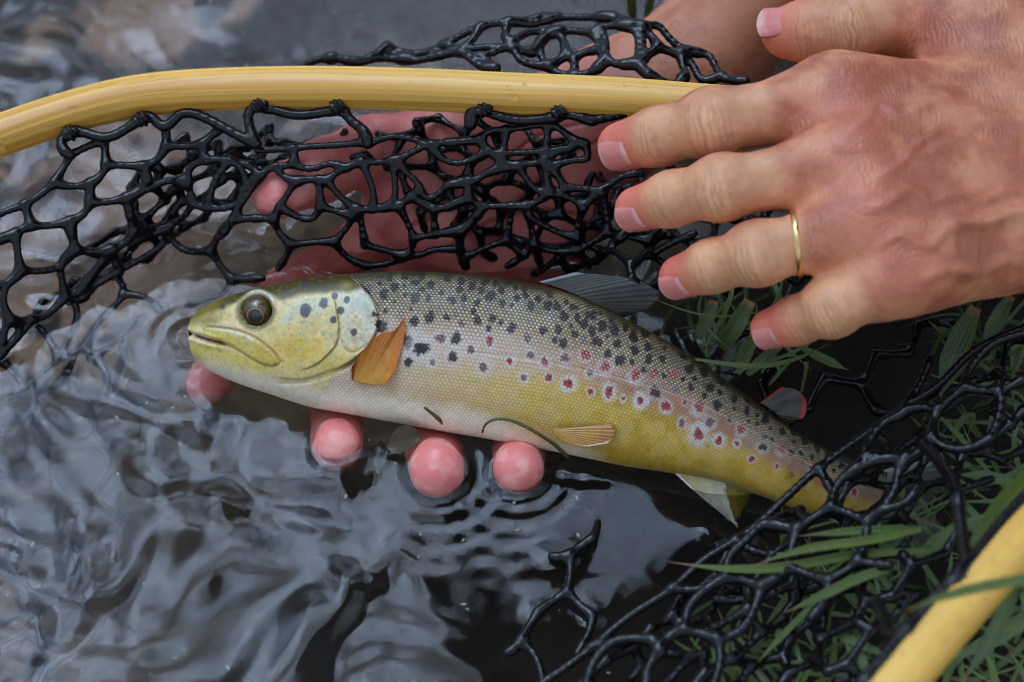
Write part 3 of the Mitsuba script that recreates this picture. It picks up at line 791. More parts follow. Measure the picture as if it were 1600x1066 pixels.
# wrist and forearm
EL = np.array([.47, .145, .215])
wc = (WRIST[0] + WRIST[1]) / 2
for s in (-1, 1):
    o = UP * .0125 * s
    lh.bone(wr_pts['middle' if s > 0 else 'ring'], wc + .02 * RIGHT + o, .0185, .0195, .014)
    lh.bone(wc + .02 * RIGHT + o, wc + (EL - wc) * .55 + o * 1.3, .0195, .0275, .014)
skin_v, skin_f = lh.mesh()
sn_ = lh.grad(skin_v)
sn_ /= np.linalg.norm(sn_, axis=1, keepdims=True) + 1e-12


def chart(v):
    """The hand's own flat chart: right, and up along the hand's plane (metres)."""
    return np.stack([v @ RIGHT, v @ UP], -1)


def skin_detail(v, n, fingers, knuckles, back_dir, tendons, veins, seed, fine_dir):
    """Displacement (m) and colour of skin: creases at joints, knuckles, tendons, veins, fine cross wrinkles, blotches."""
    d = np.zeros(len(v))
    dorsal = sst(-.15, .55, n @ back_dir)
    red = np.zeros(len(v))
    pale = np.zeros(len(v))
    dark = np.zeros(len(v))
    tipm = np.zeros(len(v))
    n1 = meshkit.fbm(v * 160, 4, seed)
    n2 = meshkit.fbm(v * 420, 3, seed + 1)
    rg = np.random.default_rng(seed)
    for js, rs in fingers:
        for ji, (amp, wid, count) in ((2, (.00066, .0080, 10)), (3, (.00034, .0046, 5))):
            if ji >= len(js) - 1:
                continue
            p = js[ji]
            ax, nn, sd = axis_frame(js[ji - 1], js[ji + 1], back_dir)
            q = v - p
            m = np.einsum('ij,ij->i', q, q) < .022 ** 2
            s, l = q[m] @ ax, q[m] @ sd
            wgt = dorsal[m] * np.exp(-(l / (rs[ji] * .85)) ** 4)
            for c in np.linspace(-wid, wid, count) + rg.uniform(-.0007, .0007, count):
                cc = c - np.sign(c) * 22 * l * l * abs(c) / wid + .0022 * (n1[m] - .5) + .00022 * np.sin(l * 620 + c * 3000)
                g = np.exp(-((s - cc) / .00038) ** 2) * (1.1 - .6 * abs(c) / wid) * rg.uniform(.6, 1.1)
                d[m] -= amp * .55 * g * wgt
                dark[m] = np.maximum(dark[m], .50 * g * wgt)
            bul = np.exp(-(s / wid) ** 2) * wgt
            d[m] += amp * 1.1 * bul
            if ji == 2:
                pale[m] = np.maximum(pale[m], .9 * bul)
        tip, pre = js[-1], js[-2]
        ax = (tip - pre) / np.linalg.norm(tip - pre)
        s = (v - pre) @ ax
        near = np.linalg.norm(v - tip, axis=1)
        tipm = np.maximum(tipm, sst(.021, .007, near))
        a_, b_ = js[1], js[2]
        L = np.linalg.norm(b_ - a_)
        t = np.clip((v - a_) @ (b_ - a_) / L ** 2, 0, 1)
        dd = np.linalg.norm(v - a_ - t[:, None] * (b_ - a_), axis=1)
        pale = np.maximum(pale, .55 * sst(.017, .012, dd) * dorsal * sst(.1, .4, t))
        t = np.clip((v - b_) @ (pre - b_) / np.sum((pre - b_) ** 2), 0, 1)
        dd = np.linalg.norm(v - b_ - t[:, None] * (pre - b_), axis=1)
        pale = np.maximum(pale, .7 * sst(.015, .011, dd) * dorsal)
    for p, r in knuckles:
        q = v - p
        m = np.einsum('ij,ij->i', q, q) < .03 ** 2
        rr = np.sqrt(np.maximum(np.einsum('ij,ij->i', q[m], q[m]) - (q[m] @ back_dir) ** 2, 0))
        th_ = np.arctan2(q[m] @ UP, q[m] @ RIGHT)
        g = np.exp(-(rr / r) ** 2) * dorsal[m]
        d[m] += .0009 * g
        red[m] = np.maximum(red[m], .9 * np.exp(-(rr / (r * 1.15)) ** 2) * dorsal[m])
        wv = np.sin(rr * 3400 + 3 * n1[m] * 4 + 2 * np.sin(th_ * 2)) * np.exp(-((rr - r * .9) / (r * .75)) ** 2) * dorsal[m]
        d[m] += .00010 * wv * sst(.4, .6, n2[m])
    c2 = chart(v)
    for pts, amp, wid in tendons + veins:
        q = chart(np.asarray(pts))
        q = spline(q, 40)
        dist, where, _ = seg_dist(c2[:, 0], c2[:, 1], q)
        g = np.exp(-(dist / wid) ** 2) * dorsal * sst(0, .12, where) * sst(1, .85, where)
        d += 1.5 * amp * g
    # fine lines running across the back of the hand
    al = v @ fine_dir
    ac = c2 @ np.array([-(fine_dir @ UP), fine_dir @ RIGHT])
    lines = np.sin(al * 4300 + 5 * (n1 - .5) * 4 + 2.0 * np.sin(ac * 130) + 4 * meshkit.noise(np.stack([al * 60, ac * 60, 0 * al], -1), seed))
    lines = lines * (.35 + .9 * meshkit.noise(np.stack([al * 90, ac * 110, 0 * al + 3], -1), seed + 4))
    d += .00016 * lines * dorsal * (1 - .6 * tipm) * (1 - .85 * np.clip(pale * 1.3, 0, 1))
    d += .00045 * (n1 - .5) + .00018 * (n2 - .5)
    d *= 1 - .85 * sst(.2, .9, tipm)
    blot = meshkit.fbm(v * 75, 4, seed + 7)
    col = np.zeros((len(v), 3)) + lin(192, 124, 96)
    col = blend(col, lin(158, 88, 68), sst(.40, .66, blot) * .9)
    col = blend(col, lin(212, 154, 120), sst(.5, .25, blot) * .7)
    col = blend(col, lin(198, 118, 100), red * .75)
    col = blend(col, lin(222, 178, 134), np.clip(pale, 0, 1) * .85)
    col = blend(col, lin(212, 108, 96), tipm * .85)
    col = blend(col, lin(150, 92, 74), np.clip(dark, 0, 1))
    frek = sst(.80, .90, meshkit.noise(v * 330, seed + 9)) * dorsal
    col = blend(col, lin(150, 92, 66), frek * .18)
    col = blend(col, lin(182, 130, 106), np.clip(-lines, 0, 1) * .42 * dorsal * (1 - .8 * np.clip(pale * 1.3, 0, 1)))
    col *= (.88 + .24 * n2)[:, None] * np.array([1.12, 1.03, .90])
    return d, col


fing_list = [(J[k], [q[3] * 1e-3 for q in FING[k]]) for k in FING] + [(JT, [q[3] * 1e-3 for q in THUMB])]
kn = [(J[k][0] + .012 * TILT, .0098) for k in FING]
hz = .112
tend = [([J[k][0] + .012 * TILT, (J[k][0] * .5 + wr_pts[k] * .5) + .012 * TILT, wr_pts[k]], .0009, .0032) for k in ('index', 'middle', 'ring')]
vein = [([P(x, y, hz) for x, y in pts], a_, w_) for pts, a_, w_ in (
    ([(1335, 330), (1380, 322), (1420, 300), (1450, 318), (1490, 305), (1530, 316), (1570, 300), (1620, 310)], .0011, .0021),
    ([(1370, 395), (1410, 372), (1450, 385), (1490, 352), (1535, 350), (1590, 330), (1640, 335)], .0010, .0020),
    ([(1300, 215), (1345, 195), (1365, 172), (1400, 190), (1440, 170), (1500, 165)], .0007, .0019),
    ([(1390, 235), (1430, 250), (1480, 228), (1540, 235), (1600, 215)], .0008, .0022),
    ([(1350, 290), (1400, 262), (1425, 232), (1470, 205)], .0007, .0018),
    ([(1440, 445), (1490, 420), (1540, 425), (1600, 395)], .0008, .0022),
    ([(1490, 352), (1500, 400), (1540, 425)], .0007, .0018))]
along = (J['middle'][0] - wr_pts['middle'])
along /= np.linalg.norm(along)
dsp, lcol = skin_detail(skin_v, sn_, fing_list, kn, TILT, tend, vein, 11, along)
left_v, left_f, left_c = skin_v + sn_ * dsp[:, None], skin_f, lcol

# right hand, palm up under the net and the fish
RF = {
    'index': [(640, 318, .004, 13.0), (560, 392, -.010, 11.5), (452, 470, -.028, 10.8), (372, 552, -.026, 10.2), (330, 606, -.0135, 9.8)],
    'middle': [(700, 372, -.004, 13.0), (640, 450, -.026, 11.5), (560, 560, -.046, 11.0), (525, 645, -.034, 10.6), (527, 699, -.0035, 9.9)],
    'ring': [(765, 400, -.010, 12.6), (728, 490, -.032, 11.2), (690, 600, -.050, 10.8), (676, 690, -.030, 10.8), (683, 737, .0015, 10.4)],
    'pinky': [(845, 408, -.014, 12.0), (835, 500, -.034, 10.8), (822, 606, -.048, 10.2), (812, 690, -.030, 10.2), (810, 733, .0005, 9.8)],
}
RT = [(880, 240, .010, 17), (705, 222, .020, 15), (585, 232, .026, 12.5), (500, 268, .027, 11.6), (432, 301, .025, 11.0)]
RJ = {k: [P(*q[:3]) for q in v] for k, v in RF.items()}
RTJ = [P(*q[:3]) for q in RT]
rh = Field(np.array([-.15, -.07, -.075]), np.array([.17, .235, .10]), .0010)
for k, js in RF.items():
    rh.chain(RJ[k], [q[3] * 1e-3 for q in js], .005)
rh.chain(RTJ, [q[3] * 1e-3 for q in RT], .008)
rw = {'index': P(928, 170, .014), 'middle': P(940, 184, .011), 'ring': P(945, 195, .008), 'pinky': P(965, 218, .004)}
for k in RF:
    rh.bone(RJ[k][0], rw[k], .0145, .0175, .016)
ks = list(RF)
for i, j in zip(ks[:-1], ks[1:]):
    rh.bone(RJ[i][0] * .5 + RJ[j][0] * .5, rw[i] * .5 + rw[j] * .5, .012, .016, .014)
rh.bone(RTJ[1], rw['index'], .016, .019, .014)
R_EL = np.array([.235, .265, .16])
for s in (-1, 1):
    o = np.array([.5, .86, 0]) * .012 * s
    a0 = P(945, 178, .012) + o
    rh.bone((rw['middle'] if s > 0 else rw['ring']), a0, .018, .0195, .012)
    rh.bone(a0, P(1110, 78, .026) + o * 1.3, .0195, .0225, .014)
    rh.bone(P(1110, 78, .026) + o * 1.3, P(1110, 78, .026) + (R_EL - P(1110, 78, .026)) * .62 + o * 1.5, .0225, .030, .014)
rv, rf_ = rh.mesh()
rn = rh.grad(rv)
rn /= np.linalg.norm(rn, axis=1, keepdims=True) + 1e-12
b1_, b2_ = meshkit.fbm(rv * 75, 4, 3), meshkit.fbm(rv * 420, 3, 5)
rc = np.zeros((len(rv), 3)) + lin(208, 124, 112)
rc = blend(rc, lin(226, 150, 130), sst(.40, .66, b1_) * .7)
rc = blend(rc, lin(190, 88, 86), sst(.50, .34, b1_) * .6)
arm = sst(-.012, .026, (rv - P(930, 170, .012)) @ np.array([.62, .55, .25]))
rc = blend(rc, blend(np.zeros_like(rc) + lin(190, 124, 92), lin(168, 100, 72), sst(.4, .7, b1_)), arm)
tp = np.zeros(len(rv))
rd = .0003 * (b1_ - .5) + .00012 * (b2_ - .5)
for k in list(RF) + ['t']:
    js = RTJ if k == 't' else RJ[k]
    q = rv - js[-1]
    tp = np.maximum(tp, sst(.026, .008, np.linalg.norm(q, axis=1)))
    rr = np.linalg.norm(q - .006 * CAMSIDE, axis=1)
    rd += .00006 * np.sin(rr * 2 * np.pi / .0011 + 3 * b1_) * sst(.014, .008, rr)     # pad ridges
    for jj in (1, 2):                                             # creases on the palm side
        ax = js[jj + 1] - js[jj - 1]
        ax /= np.linalg.norm(ax)
        s = (rv - js[jj]) @ ax
        near = sst(.02, .012, np.linalg.norm(rv - js[jj], axis=1))
        rd -= .0006 * np.exp(-(s / .0006) ** 2) * near
rc = blend(rc, blend(np.zeros_like(rc) + lin(226, 124, 118), lin(236, 164, 150), sst(.4, .7, meshkit.fbm(rv * 210, 3, 8))), tp * .85)
for pts in ([(905, 205), (820, 235), (760, 300), (690, 335), (640, 355)], [(690, 395), (760, 350), (850, 330), (900, 335)], [(930, 230), (860, 270), (800, 330), (770, 370)]):
    q = chart(np.array([P(x, y, .012) for x, y in pts]))
    c2 = chart(rv)
    dist, where, _ = seg_dist(c2[:, 0], c2[:, 1], spline(q, 30))
    g = np.exp(-(dist / .0009) ** 2) * sst(.0, .5, rn @ CAMSIDE)
    rd -= .0007 * g
    rc = blend(rc, lin(150, 62, 60), g * .6)
rc *= (.92 + .16 * b2_)[:, None] * (1 - (1 - arm) * (1 - tp))[:, None] + (.92 + .16 * b2_)[:, None] * ((1 - arm) * (1 - tp))[:, None] * np.array([.80, .66, .66])
right_v, right_f = rv + rn * rd[:, None], rf_

# skin: fine relief
scene['skin_plain'] = dict(type='principled', base_color=VC, roughness=0.44, specular=0.45, sheen=0.15)
scene['skin'] = dict(type='bumpmap', arbitrary=proc(lambda p, n, uv: 0.6 * noise(p.x * 1500, p.y * 900, p.z * 900) + 0.4 * noise(p.x * 2600 + 5, p.y * 2600, p.z * 2600), eps=1.5e-4), scale=0.00013,
                     bsdf=scene.pop('skin_plain'))
note('person', 'angler with one bare hand on the hoop and the other cupped under the trout', 'person')


# ------ jacket (out of the frame, it is what the near water mirrors), head and cap
body = Field(np.array([.10, .02, .06]), np.array([.95, .95, 1.02]), .012)
SL, SR, HEAD = np.array([.38, .15, .58]), np.array([.30, .47, .60]), np.array([.070, .17, .72])
HIP = np.array([.80, .62, .30])
le, re_ = EL + np.array([.10, .03, .02]), R_EL + np.array([.06, .07, .05])
body.chain([wc + (EL - wc) * .52, le, SL], [.040, .056, .072], .03)
body.chain([P(1110, 78, .026) + (R_EL - P(1110, 78, .026)) * .55, re_, SR], [.042, .058, .072], .03)
mid_s = (SL + SR) / 2
for o in (-.35, 0, .35):
    body.bone(mid_s + (SL - SR) * o, HIP + (SL - SR) * o * .8, .105, .13, .05)
body.bone(SL, SR, .085, .085, .05)
body.bone(mid_s, HEAD + np.array([.07, .03, -.06]), .075, .062, .04)
bv, bf = body.mesh(1)
scene['jacket_cloth'] = dict(type='principled', base_color=proc(lambda p, n, uv: mix((.020, .021, .019), (.032, .033, .029), fbm(p.x * 30, p.y * 30, p.z * 30))), roughness=0.85)
all_v, all_f = join([(left_v, left_f), (right_v, right_f)])
# head: joined to the skin below the collar
hd = Field(HEAD - .2, HEAD + .2, .004)
fd = np.array([-.55, -.30, -.78])
fd /= np.linalg.norm(fd)
hu = np.array([-.55, -.30, .78]) - fd * (np.array([-.55, -.30, .78]) @ fd)
hu /= np.linalg.norm(hu)
hs = np.cross(hu, fd)
hd.bone(HEAD + hu * .03 - fd * .012, HEAD + hu * .02 + fd * .012, .078, .072, .03)
hd.bone(HEAD - hu * .05 + fd * .03, HEAD - hu * .085 + fd * .045, .050, .034, .03)
hd.bone(HEAD - hu * .004 + fd * .085, HEAD - hu * .035 + fd * .100, .010, .015, .014)
hd.bone(HEAD - hu * .072 + fd * .084 - hs * .018, HEAD - hu * .072 + fd * .084 + hs * .018, .008, .008, .008)
hd.bone(HEAD + hu * .012 + fd * .072 - hs * .04, HEAD + hu * .012 + fd * .072 + hs * .04, .012, .012, .01)
for s in (-1, 1):
    hd.bone(HEAD - hu * .008 + fd * .086 + hs * .032 * s, HEAD - hu * .008 + fd * .086 + hs * .032 * s, .011, .011, .004, cut=True)
    hd.bone(HEAD - hu * .008 + fd * .074 + hs * .032 * s, HEAD - hu * .008 + fd * .074 + hs * .032 * s, .0125, .0125, .001)
    hd.bone(HEAD + hu * .012 + hs * .078 * s, HEAD - hu * .028 + hs * .076 * s + fd * .01, .014, .010, .01)
hd.bone(HEAD - hu * .06 - fd * .02, mid_s, .055, .06, .03)
hv, hf = hd.mesh(1)
hc_ = np.zeros((len(hv), 3)) + lin(190, 128, 100)
hc_ *= (.85 + .3 * meshkit.fbm(hv * 60, 3, 2))[:, None]
all_v, all_f = join([(all_v, all_f), (hv, hf)])
all_c = np.vstack([left_c, rc, hc_])
add('person', (all_v, all_f), 'skin', color=all_c)
add('person__jacket', (bv, bf), 'jacket_cloth', label='dark jacket with long sleeves')
cap = Field(HEAD - .26, HEAD + .26, .005)
cap.bone(HEAD + hu * .045 - fd * .012, HEAD + hu * .04 + fd * .01, .085, .080, .02)
for q in np.linspace(0, 2 * np.pi, 40, endpoint=False):
    o_ = fd * math.cos(q) + hs * math.sin(q)
    cap.bone(HEAD + hu * .042 + o_ * .07, HEAD + hu * (.022 + .012 * math.sin(2 * q)) + o_ * .162, .006, .0035, .008)
cv, cf = cap.mesh(1)
add('person__hat', (cv, cf), 'jacket_cloth', label='dark brimmed hat')


def nail(key, joints, radius, width, length, normal, shift=0.0, field=lh, label=None, roll=0.0):
    """A nail plate laid on the finger's end: found by walking inwards along the nail's normal until the skin is met."""
    pre, tip = joints[-2], joints[-1]
    ax, nn, sd = axis_frame(pre, tip, normal)
    nu, nv = 26, 22
    u, w = np.meshgrid(np.linspace(0, 1, nu), np.linspace(-1, 1, nv), indexing='ij')
    # rounded free edge, squarish root
    halfw = width / 2 * (1 - .10 * (1 - u)) * (1 - .05 * u)
    lu = length * (u - .5) + shift - length * .16 * np.abs(w) ** 2.4 * (u - .25)
    p = tip + lu[..., None] * ax + (w * halfw)[..., None] * sd
    # curve of the nail round the finger
    h = np.full(p.shape[:2], radius * 2.0)
    for _ in range(70):
        q = p + h[..., None] * nn
        h = h - np.maximum(field.at(q.reshape(-1, 3)).reshape(h.shape), -2e-4) * .6
    h = np.maximum(h, np.max(h) - .0048)
    h = .35 * h + .65 * (np.polyval(np.polyfit(w.ravel(), h.ravel(), 2), w))
    edge_n = np.minimum(1 - np.abs(w), np.minimum(u, 1 - u) * 2)
    lift = .00042 * sst(0, .22, edge_n) + .00020 * sst(.75, 1, u)
    topv = p + (h + lift)[..., None] * nn
    low = p + (h - .0006)[..., None] * nn
    n_ = nu * nv
    i, j = np.meshgrid(np.arange(nu - 1), np.arange(nv - 1), indexing='ij')
    q = np.stack([i * nv + j, (i + 1) * nv + j, (i + 1) * nv + j + 1, i * nv + j + 1], -1).reshape(-1, 4)
    eg = np.concatenate([np.arange(nu) * nv, (nu - 1) * nv + np.arange(1, nv), (np.arange(nu - 2, -1, -1)) * nv + nv - 1, np.arange(nv - 2, 0, -1)])
    e2 = np.roll(eg, -1)
    q = np.vstack([q[:, ::-1], q + n_, np.stack([eg, e2, e2 + n_, eg + n_], 1)])
    c = np.zeros((nu, nv, 3)) + lin(212, 128, 116)
    c = blend(c, lin(226, 182, 170), sst(.34, .10, u + .10 * w * w))
    c = blend(c, lin(226, 184, 170), .7 * sst(.90, .97, u - .10 * w * w + .05))
    c *= (.93 + .12 * meshkit.noise(np.stack([w * 9, u * 1.2, 0 * u], -1), 3))[..., None]
    m = trimesh.Trimesh(np.vstack([topv.reshape(-1, 3), low.reshape(-1, 3)]), np.vstack([q[:, [0, 1, 2]], q[:, [0, 2, 3]]]), process=False)
    if m.volume < 0:
        m.invert()
    add(key, (m.vertices, m.faces), 'nail_plate', color=np.vstack([c.reshape(-1, 3)] * 2), label=label)


scene['nail_plate'] = dict(type='principled', base_color=VC, roughness=0.26, specular=0.5, clearcoat=0.35, clearcoat_gloss=0.92)
ND = CAMSIDE * math.cos(.42) - UP * math.sin(.42)
for k, w_, l_, sh in (('index', .0132, .0132, -.0008), ('middle', .0118, .0122, -.0008), ('ring', .0116, .0124, -.0008), ('pinky', .0098, .0104, -.0006)):
    nail('person__nail', J[k], FING[k][-1][3] * 1e-3, w_, l_, ND, sh)
nail('person__nail', JT, THUMB[-1][3] * 1e-3, .0135, .0175, CAMSIDE * math.cos(.35) + UP * math.sin(.35), .0004)

# wedding ring
rg0, rg1 = J['ring'][1], J['ring'][2]
rp = rg0 * .64 + rg1 * .36
ax, nn, sd = axis_frame(rg0, rg1, TILT)
t_ = np.linspace(0, 2 * np.pi, 96, endpoint=False)
ringpts = []
for q in t_:
    dr_ = nn * math.cos(q) + sd * math.sin(q)
    h = .0130
    for _ in range(60):
        h -= float(lh.at((rp + dr_ * h)[None])[0]) * .7
    ringpts.append(min(h, .0122))
ringpts = np.convolve(np.concatenate([ringpts[-6:], ringpts, ringpts[:6]]), np.ones(13) / 13, 'valid')
rc_ = np.array([rp + (nn * math.cos(q) + sd * math.sin(q)) * (h + .0004) + ax * .0012 * math.sin(q) for q, h in zip(t_, ringpts)])
rm = rc_.mean(0)
prof = np.arange(14) * 2 * np.pi / 14
tv = []
for p in rc_:
    o = (p - rm) / np.linalg.norm(p - rm)
    tv.append(p + np.outer(np.cos(prof) * .00075, o) + np.outer(np.sin(prof) * .00115, ax))
tv = np.array(tv).reshape(-1, 3)
i, j = np.meshgrid(np.arange(96), np.arange(14), indexing='ij')
tq = np.stack([i * 14 + j, i * 14 + (j + 1) % 14, (i + 1) % 96 * 14 + (j + 1) % 14, (i + 1) % 96 * 14 + j], -1).reshape(-1, 4)
rmesh = trimesh.Trimesh(tv, np.vstack([tq[:, [0, 1, 2]], tq[:, [0, 2, 3]]]), process=False)
if rmesh.volume < 0:
    rmesh.invert()
scene['gold'] = dict(type='principled', base_color={'type': 'rgb', 'value': [.83, .58, .24]}, metallic=1.0, roughness=0.18)
add('wedding_ring', (rmesh.vertices, rmesh.faces), 'gold', label='thin gold ring on the ring finger of the hand above the fish', category='ring')

# a few dark hairs on the forearm
hp = []
hr = np.random.default_rng(4)
for i in range(46):
    px, py = hr.uniform(1010, 1230), hr.uniform(2, 118)
    z = .09
    for _ in range(60):
        z -= max(float(rh.at(P(px, py, z)[None])[0]), 0) * .8
    b0 = P(px, py, z)
    if abs(float(rh.at(b0[None])[0])) > .002:
        continue
    n0 = rh.grad(b0[None])[0]
    n0 /= np.linalg.norm(n0)
    d0 = np.array([-.6, -.3, 0]) + hr.normal(0, .45, 3)
    d0 -= n0 * (d0 @ n0)
    d0 /= np.linalg.norm(d0)
    L = hr.uniform(.005, .012)
    hp.append(tube(spline([b0 - n0 * .0006, b0 + d0 * L * .4 + n0 * .0014, b0 + d0 * L + n0 * .0007 + np.cross(n0, d0) * L * hr.normal(0, .3)], 9), np.linspace(.00007, .00003, 9), 4))
if hp:
    scene['hair_dark'] = dict(type='principled', base_color={'type': 'rgb', 'value': [.03, .018, .012]}, roughness=.5)
    add('person__arm_hair', join(hp), 'hair_dark', kind='stuff')
# ------------------------------------------------------------------ netting: moulded rubber, one continuous mesh per fold
HOOP_LOW = ([-60, 0, 100, 200, 300, 400, 500, 700, 800, 900, 1000, 1100], [275, 245, 207, 186, 174, 169, 168, 172, 175, 180, 183, 190])
HOOP_Z = ([0, 300, 700, 1100], [.044, .051, .057, .062])
WATER_Y = ([-60, 0, 100, 200, 260, 350, 440, 700, 1000, 1100], [580, 556, 470, 420, 385, 420, 432, 432, 445, 450])


def z_top(x, y):
    """Height of the fold that hangs from the upper hoop into the water."""
    h0, z0, w0 = np.interp(x, *HOOP_LOW), np.interp(x, *HOOP_Z), np.interp(x, *WATER_Y)
    t = (y - h0) / (w0 - h0)
    z = z0 * (1 - t) + .004 * t + .006 * math.sin(math.pi * min(max(t, 0), 1))
    return float(np.where(t < 1, z, np.maximum(.004 - (t - 1) * .05, -.03)))


def polys(lines, zf, r, reach=24):
    """Strands from surveyed lines; a loose end is run on to the strand it belongs to."""
    out = []
    lines = [[tuple(p) for p in l] for l in lines]
    for li, l in enumerate(lines):
        for end in (0, -1):
            if len(l[end]) == 3:
                continue
            best, to = reach, None
            for lj, m in enumerate(lines):
                if lj == li:
                    continue
                for a, b in zip(m[:-1], m[1:]):
                    a, b = np.array(a[:2]), np.array(b[:2])
                    t = np.clip((np.array(l[end]) - a) @ (b - a) / ((b - a) @ (b - a) + 1e-9), 0, 1)
                    q = a + t * (b - a)
                    dd_ = np.hypot(*(q - l[end]))
                    if dd_ < best:
                        best, to = dd_, q
            if to is not None and best > .5:
                l[end] = (float(to[0]), float(to[1]))
    for pts in lines:
        q = np.array([P(*(p if len(p) == 3 else (p[0], p[1], zf(p[0], p[1])))) for p in pts])
        out.append((q, r))
    return out


def net_mesh(strands, h=.00058, k=.0024, tile=None, taper=.28, seed=0, largest=False):
    pts = np.vstack([s[0] for s in strands])
    fld = Field(pts.min(0) - .007, pts.max(0) + .007, h)
    for q, r in strands:
        L = np.sum(np.linalg.norm(np.diff(q, axis=0), axis=1))
        n = max(3, int(L / .0028))
        p = spline(q, n + 1)
        s = np.linspace(0, 1, n + 1)
        rad = r * (1 + taper * (np.exp(-s * L / .0028) + np.exp(-(1 - s) * L / .0028)))
        for i in range(n):
            fld.bone(p[i], p[i + 1], rad[i], rad[i + 1], k if i in (0, n - 1) else .0012)
    v, f = fld.mesh(1)
    if largest:
        from scipy.sparse import coo_matrix
        from scipy.sparse.csgraph import connected_components
        _, lab = connected_components(coo_matrix((np.ones(2 * len(f)), (np.r_[f[:, 0], f[:, 1]], np.r_[f[:, 1], f[:, 2]])), (len(v), len(v))), directed=False)
        f = f[lab[f[:, 0]] == np.bincount(lab).argmax()]
        used = np.unique(f)
        new = np.zeros(len(v), int)
        new[used] = np.arange(len(used))
        v, f = v[used], new[f]
    nn = vnormals(v, f)
    v = v + nn * (.00028 * (meshkit.fbm(v * 260, 2, seed) - .5))[:, None]
    return v, f


def A4(*p):
    return [(x / 4, 100 + y / 4) for x, y in p]


def B4(*p):
    return [(350 + x / 4, 150 + y / 4) for x, y in p]


def C4(*p):
    return [(700 + x / 4, 150 + y / 4) for x, y in p]


def D4(*p):
    return [(850 + x / 4, y / 4) for x, y in p]


def E4(*p):
    return [(x / 4, 340 + y / 4) for x, y in p]


def F4(*p):
    return [(1200 + x / 4, 466 + y / 4) for x, y in p]


def G4(*p):
    return [(800 + x / 4, 800 + y / 4) for x, y in p]


def H4(*p):
    return [(1200 + x / 4, 800 + y / 4) for x, y in p]


LEFT = [A4((440, 570), (390, 660), (340, 745)), A4((340, 745), (170, 870), (0, 935), (-90, 980)), A4((440, 570), (540, 520), (655, 470)), A4((655, 470), (665, 630)), A4((665, 630), (630, 700), (560, 750)),
        A4((560, 750), (450, 765), (340, 745)), A4((665, 630), (790, 635), (905, 640)), A4((905, 640), (990, 590), (1040, 510)), A4((1040, 510), (1035, 390)), A4((1040, 510), (1160, 515), (1270, 500)),
        A4((905, 640), (920, 730)), A4((560, 750), (565, 865)), A4((565, 865), (520, 940), (435, 985)), A4((565, 865), (690, 860), (800, 835)), A4((920, 730), (870, 790), (800, 835)),
        A4((160, 885), (195, 1010)), A4((195, 1010), (310, 1010), (435, 985)), A4((195, 1010), (60, 1065), (-40, 1100)), A4((435, 985), (455, 1064)),
        A4((800, 835), (805, 900), (850, 990), (920, 1022), (1040, 1015), (1150, 950), (1200, 860), (1170, 760), (1130, 730)), A4((1130, 730), (1040, 732), (920, 785), (800, 835)),
        A4((1170, 740), (1190, 650), (1300, 602), (1440, 605), (1510, 660), (1540, 780), (1490, 870), (1400, 900), (1250, 890), (1195, 850)), A4((1130, 730), (1170, 740)),
        A4((1270, 500), (1285, 600), (1300, 602)), A4((1270, 500), (1330, 440), (1400, 400)), A4((1440, 605), (1350, 720), (1300, 880)),
        E4((130, 330), (300, 328), (400, 285), (470, 200)), E4((470, 200), (430, 45)), E4((100, 110), (110, 220), (130, 330)), E4((100, 110), (0, 140), (-60, 160)), E4((130, 330), (90, 390), (0, 420), (-60, 440)),
        E4((470, 200), (600, 212), (700, 198)), E4((700, 198), (790, 150), (830, 90)), E4((830, 90), (815, 0), (805, -60)), E4((130, 330), (60, 400), (20, 500), (60, 640)), E4((60, 640), (30, 700), (-40, 760)),
        E4((470, 200), (390, 260), (380, 350), (410, 490)), E4((410, 490), (560, 440), (760, 325), (1020, 160), (1060, 60)), E4((60, 640), (180, 640), (290, 610), (410, 490)), E4((700, 198), (740, 330)),
        E4((700, 198), (600, 320), (540, 395)), E4((830, 90), (960, 100), (1050, 60)), E4((60, 640), (120, 690), (60, 790), (-30, 850)), E4((540, 395), (480, 450)), E4((1100, 110), (1130, 190), (1220, 215), (1320, 205)),
        E4((1320, 205), (1420, 40), (1500, 10), (1640, 5)), E4((1320, 205), (1400, 330), (1460, 390)), E4((1460, 390), (1530, 385), (1640, 380)), E4((1460, 390), (1380, 490), (1250, 560), (1190, 600)),
        E4((200, 650), (120, 740), (0, 855), (-40, 890))]
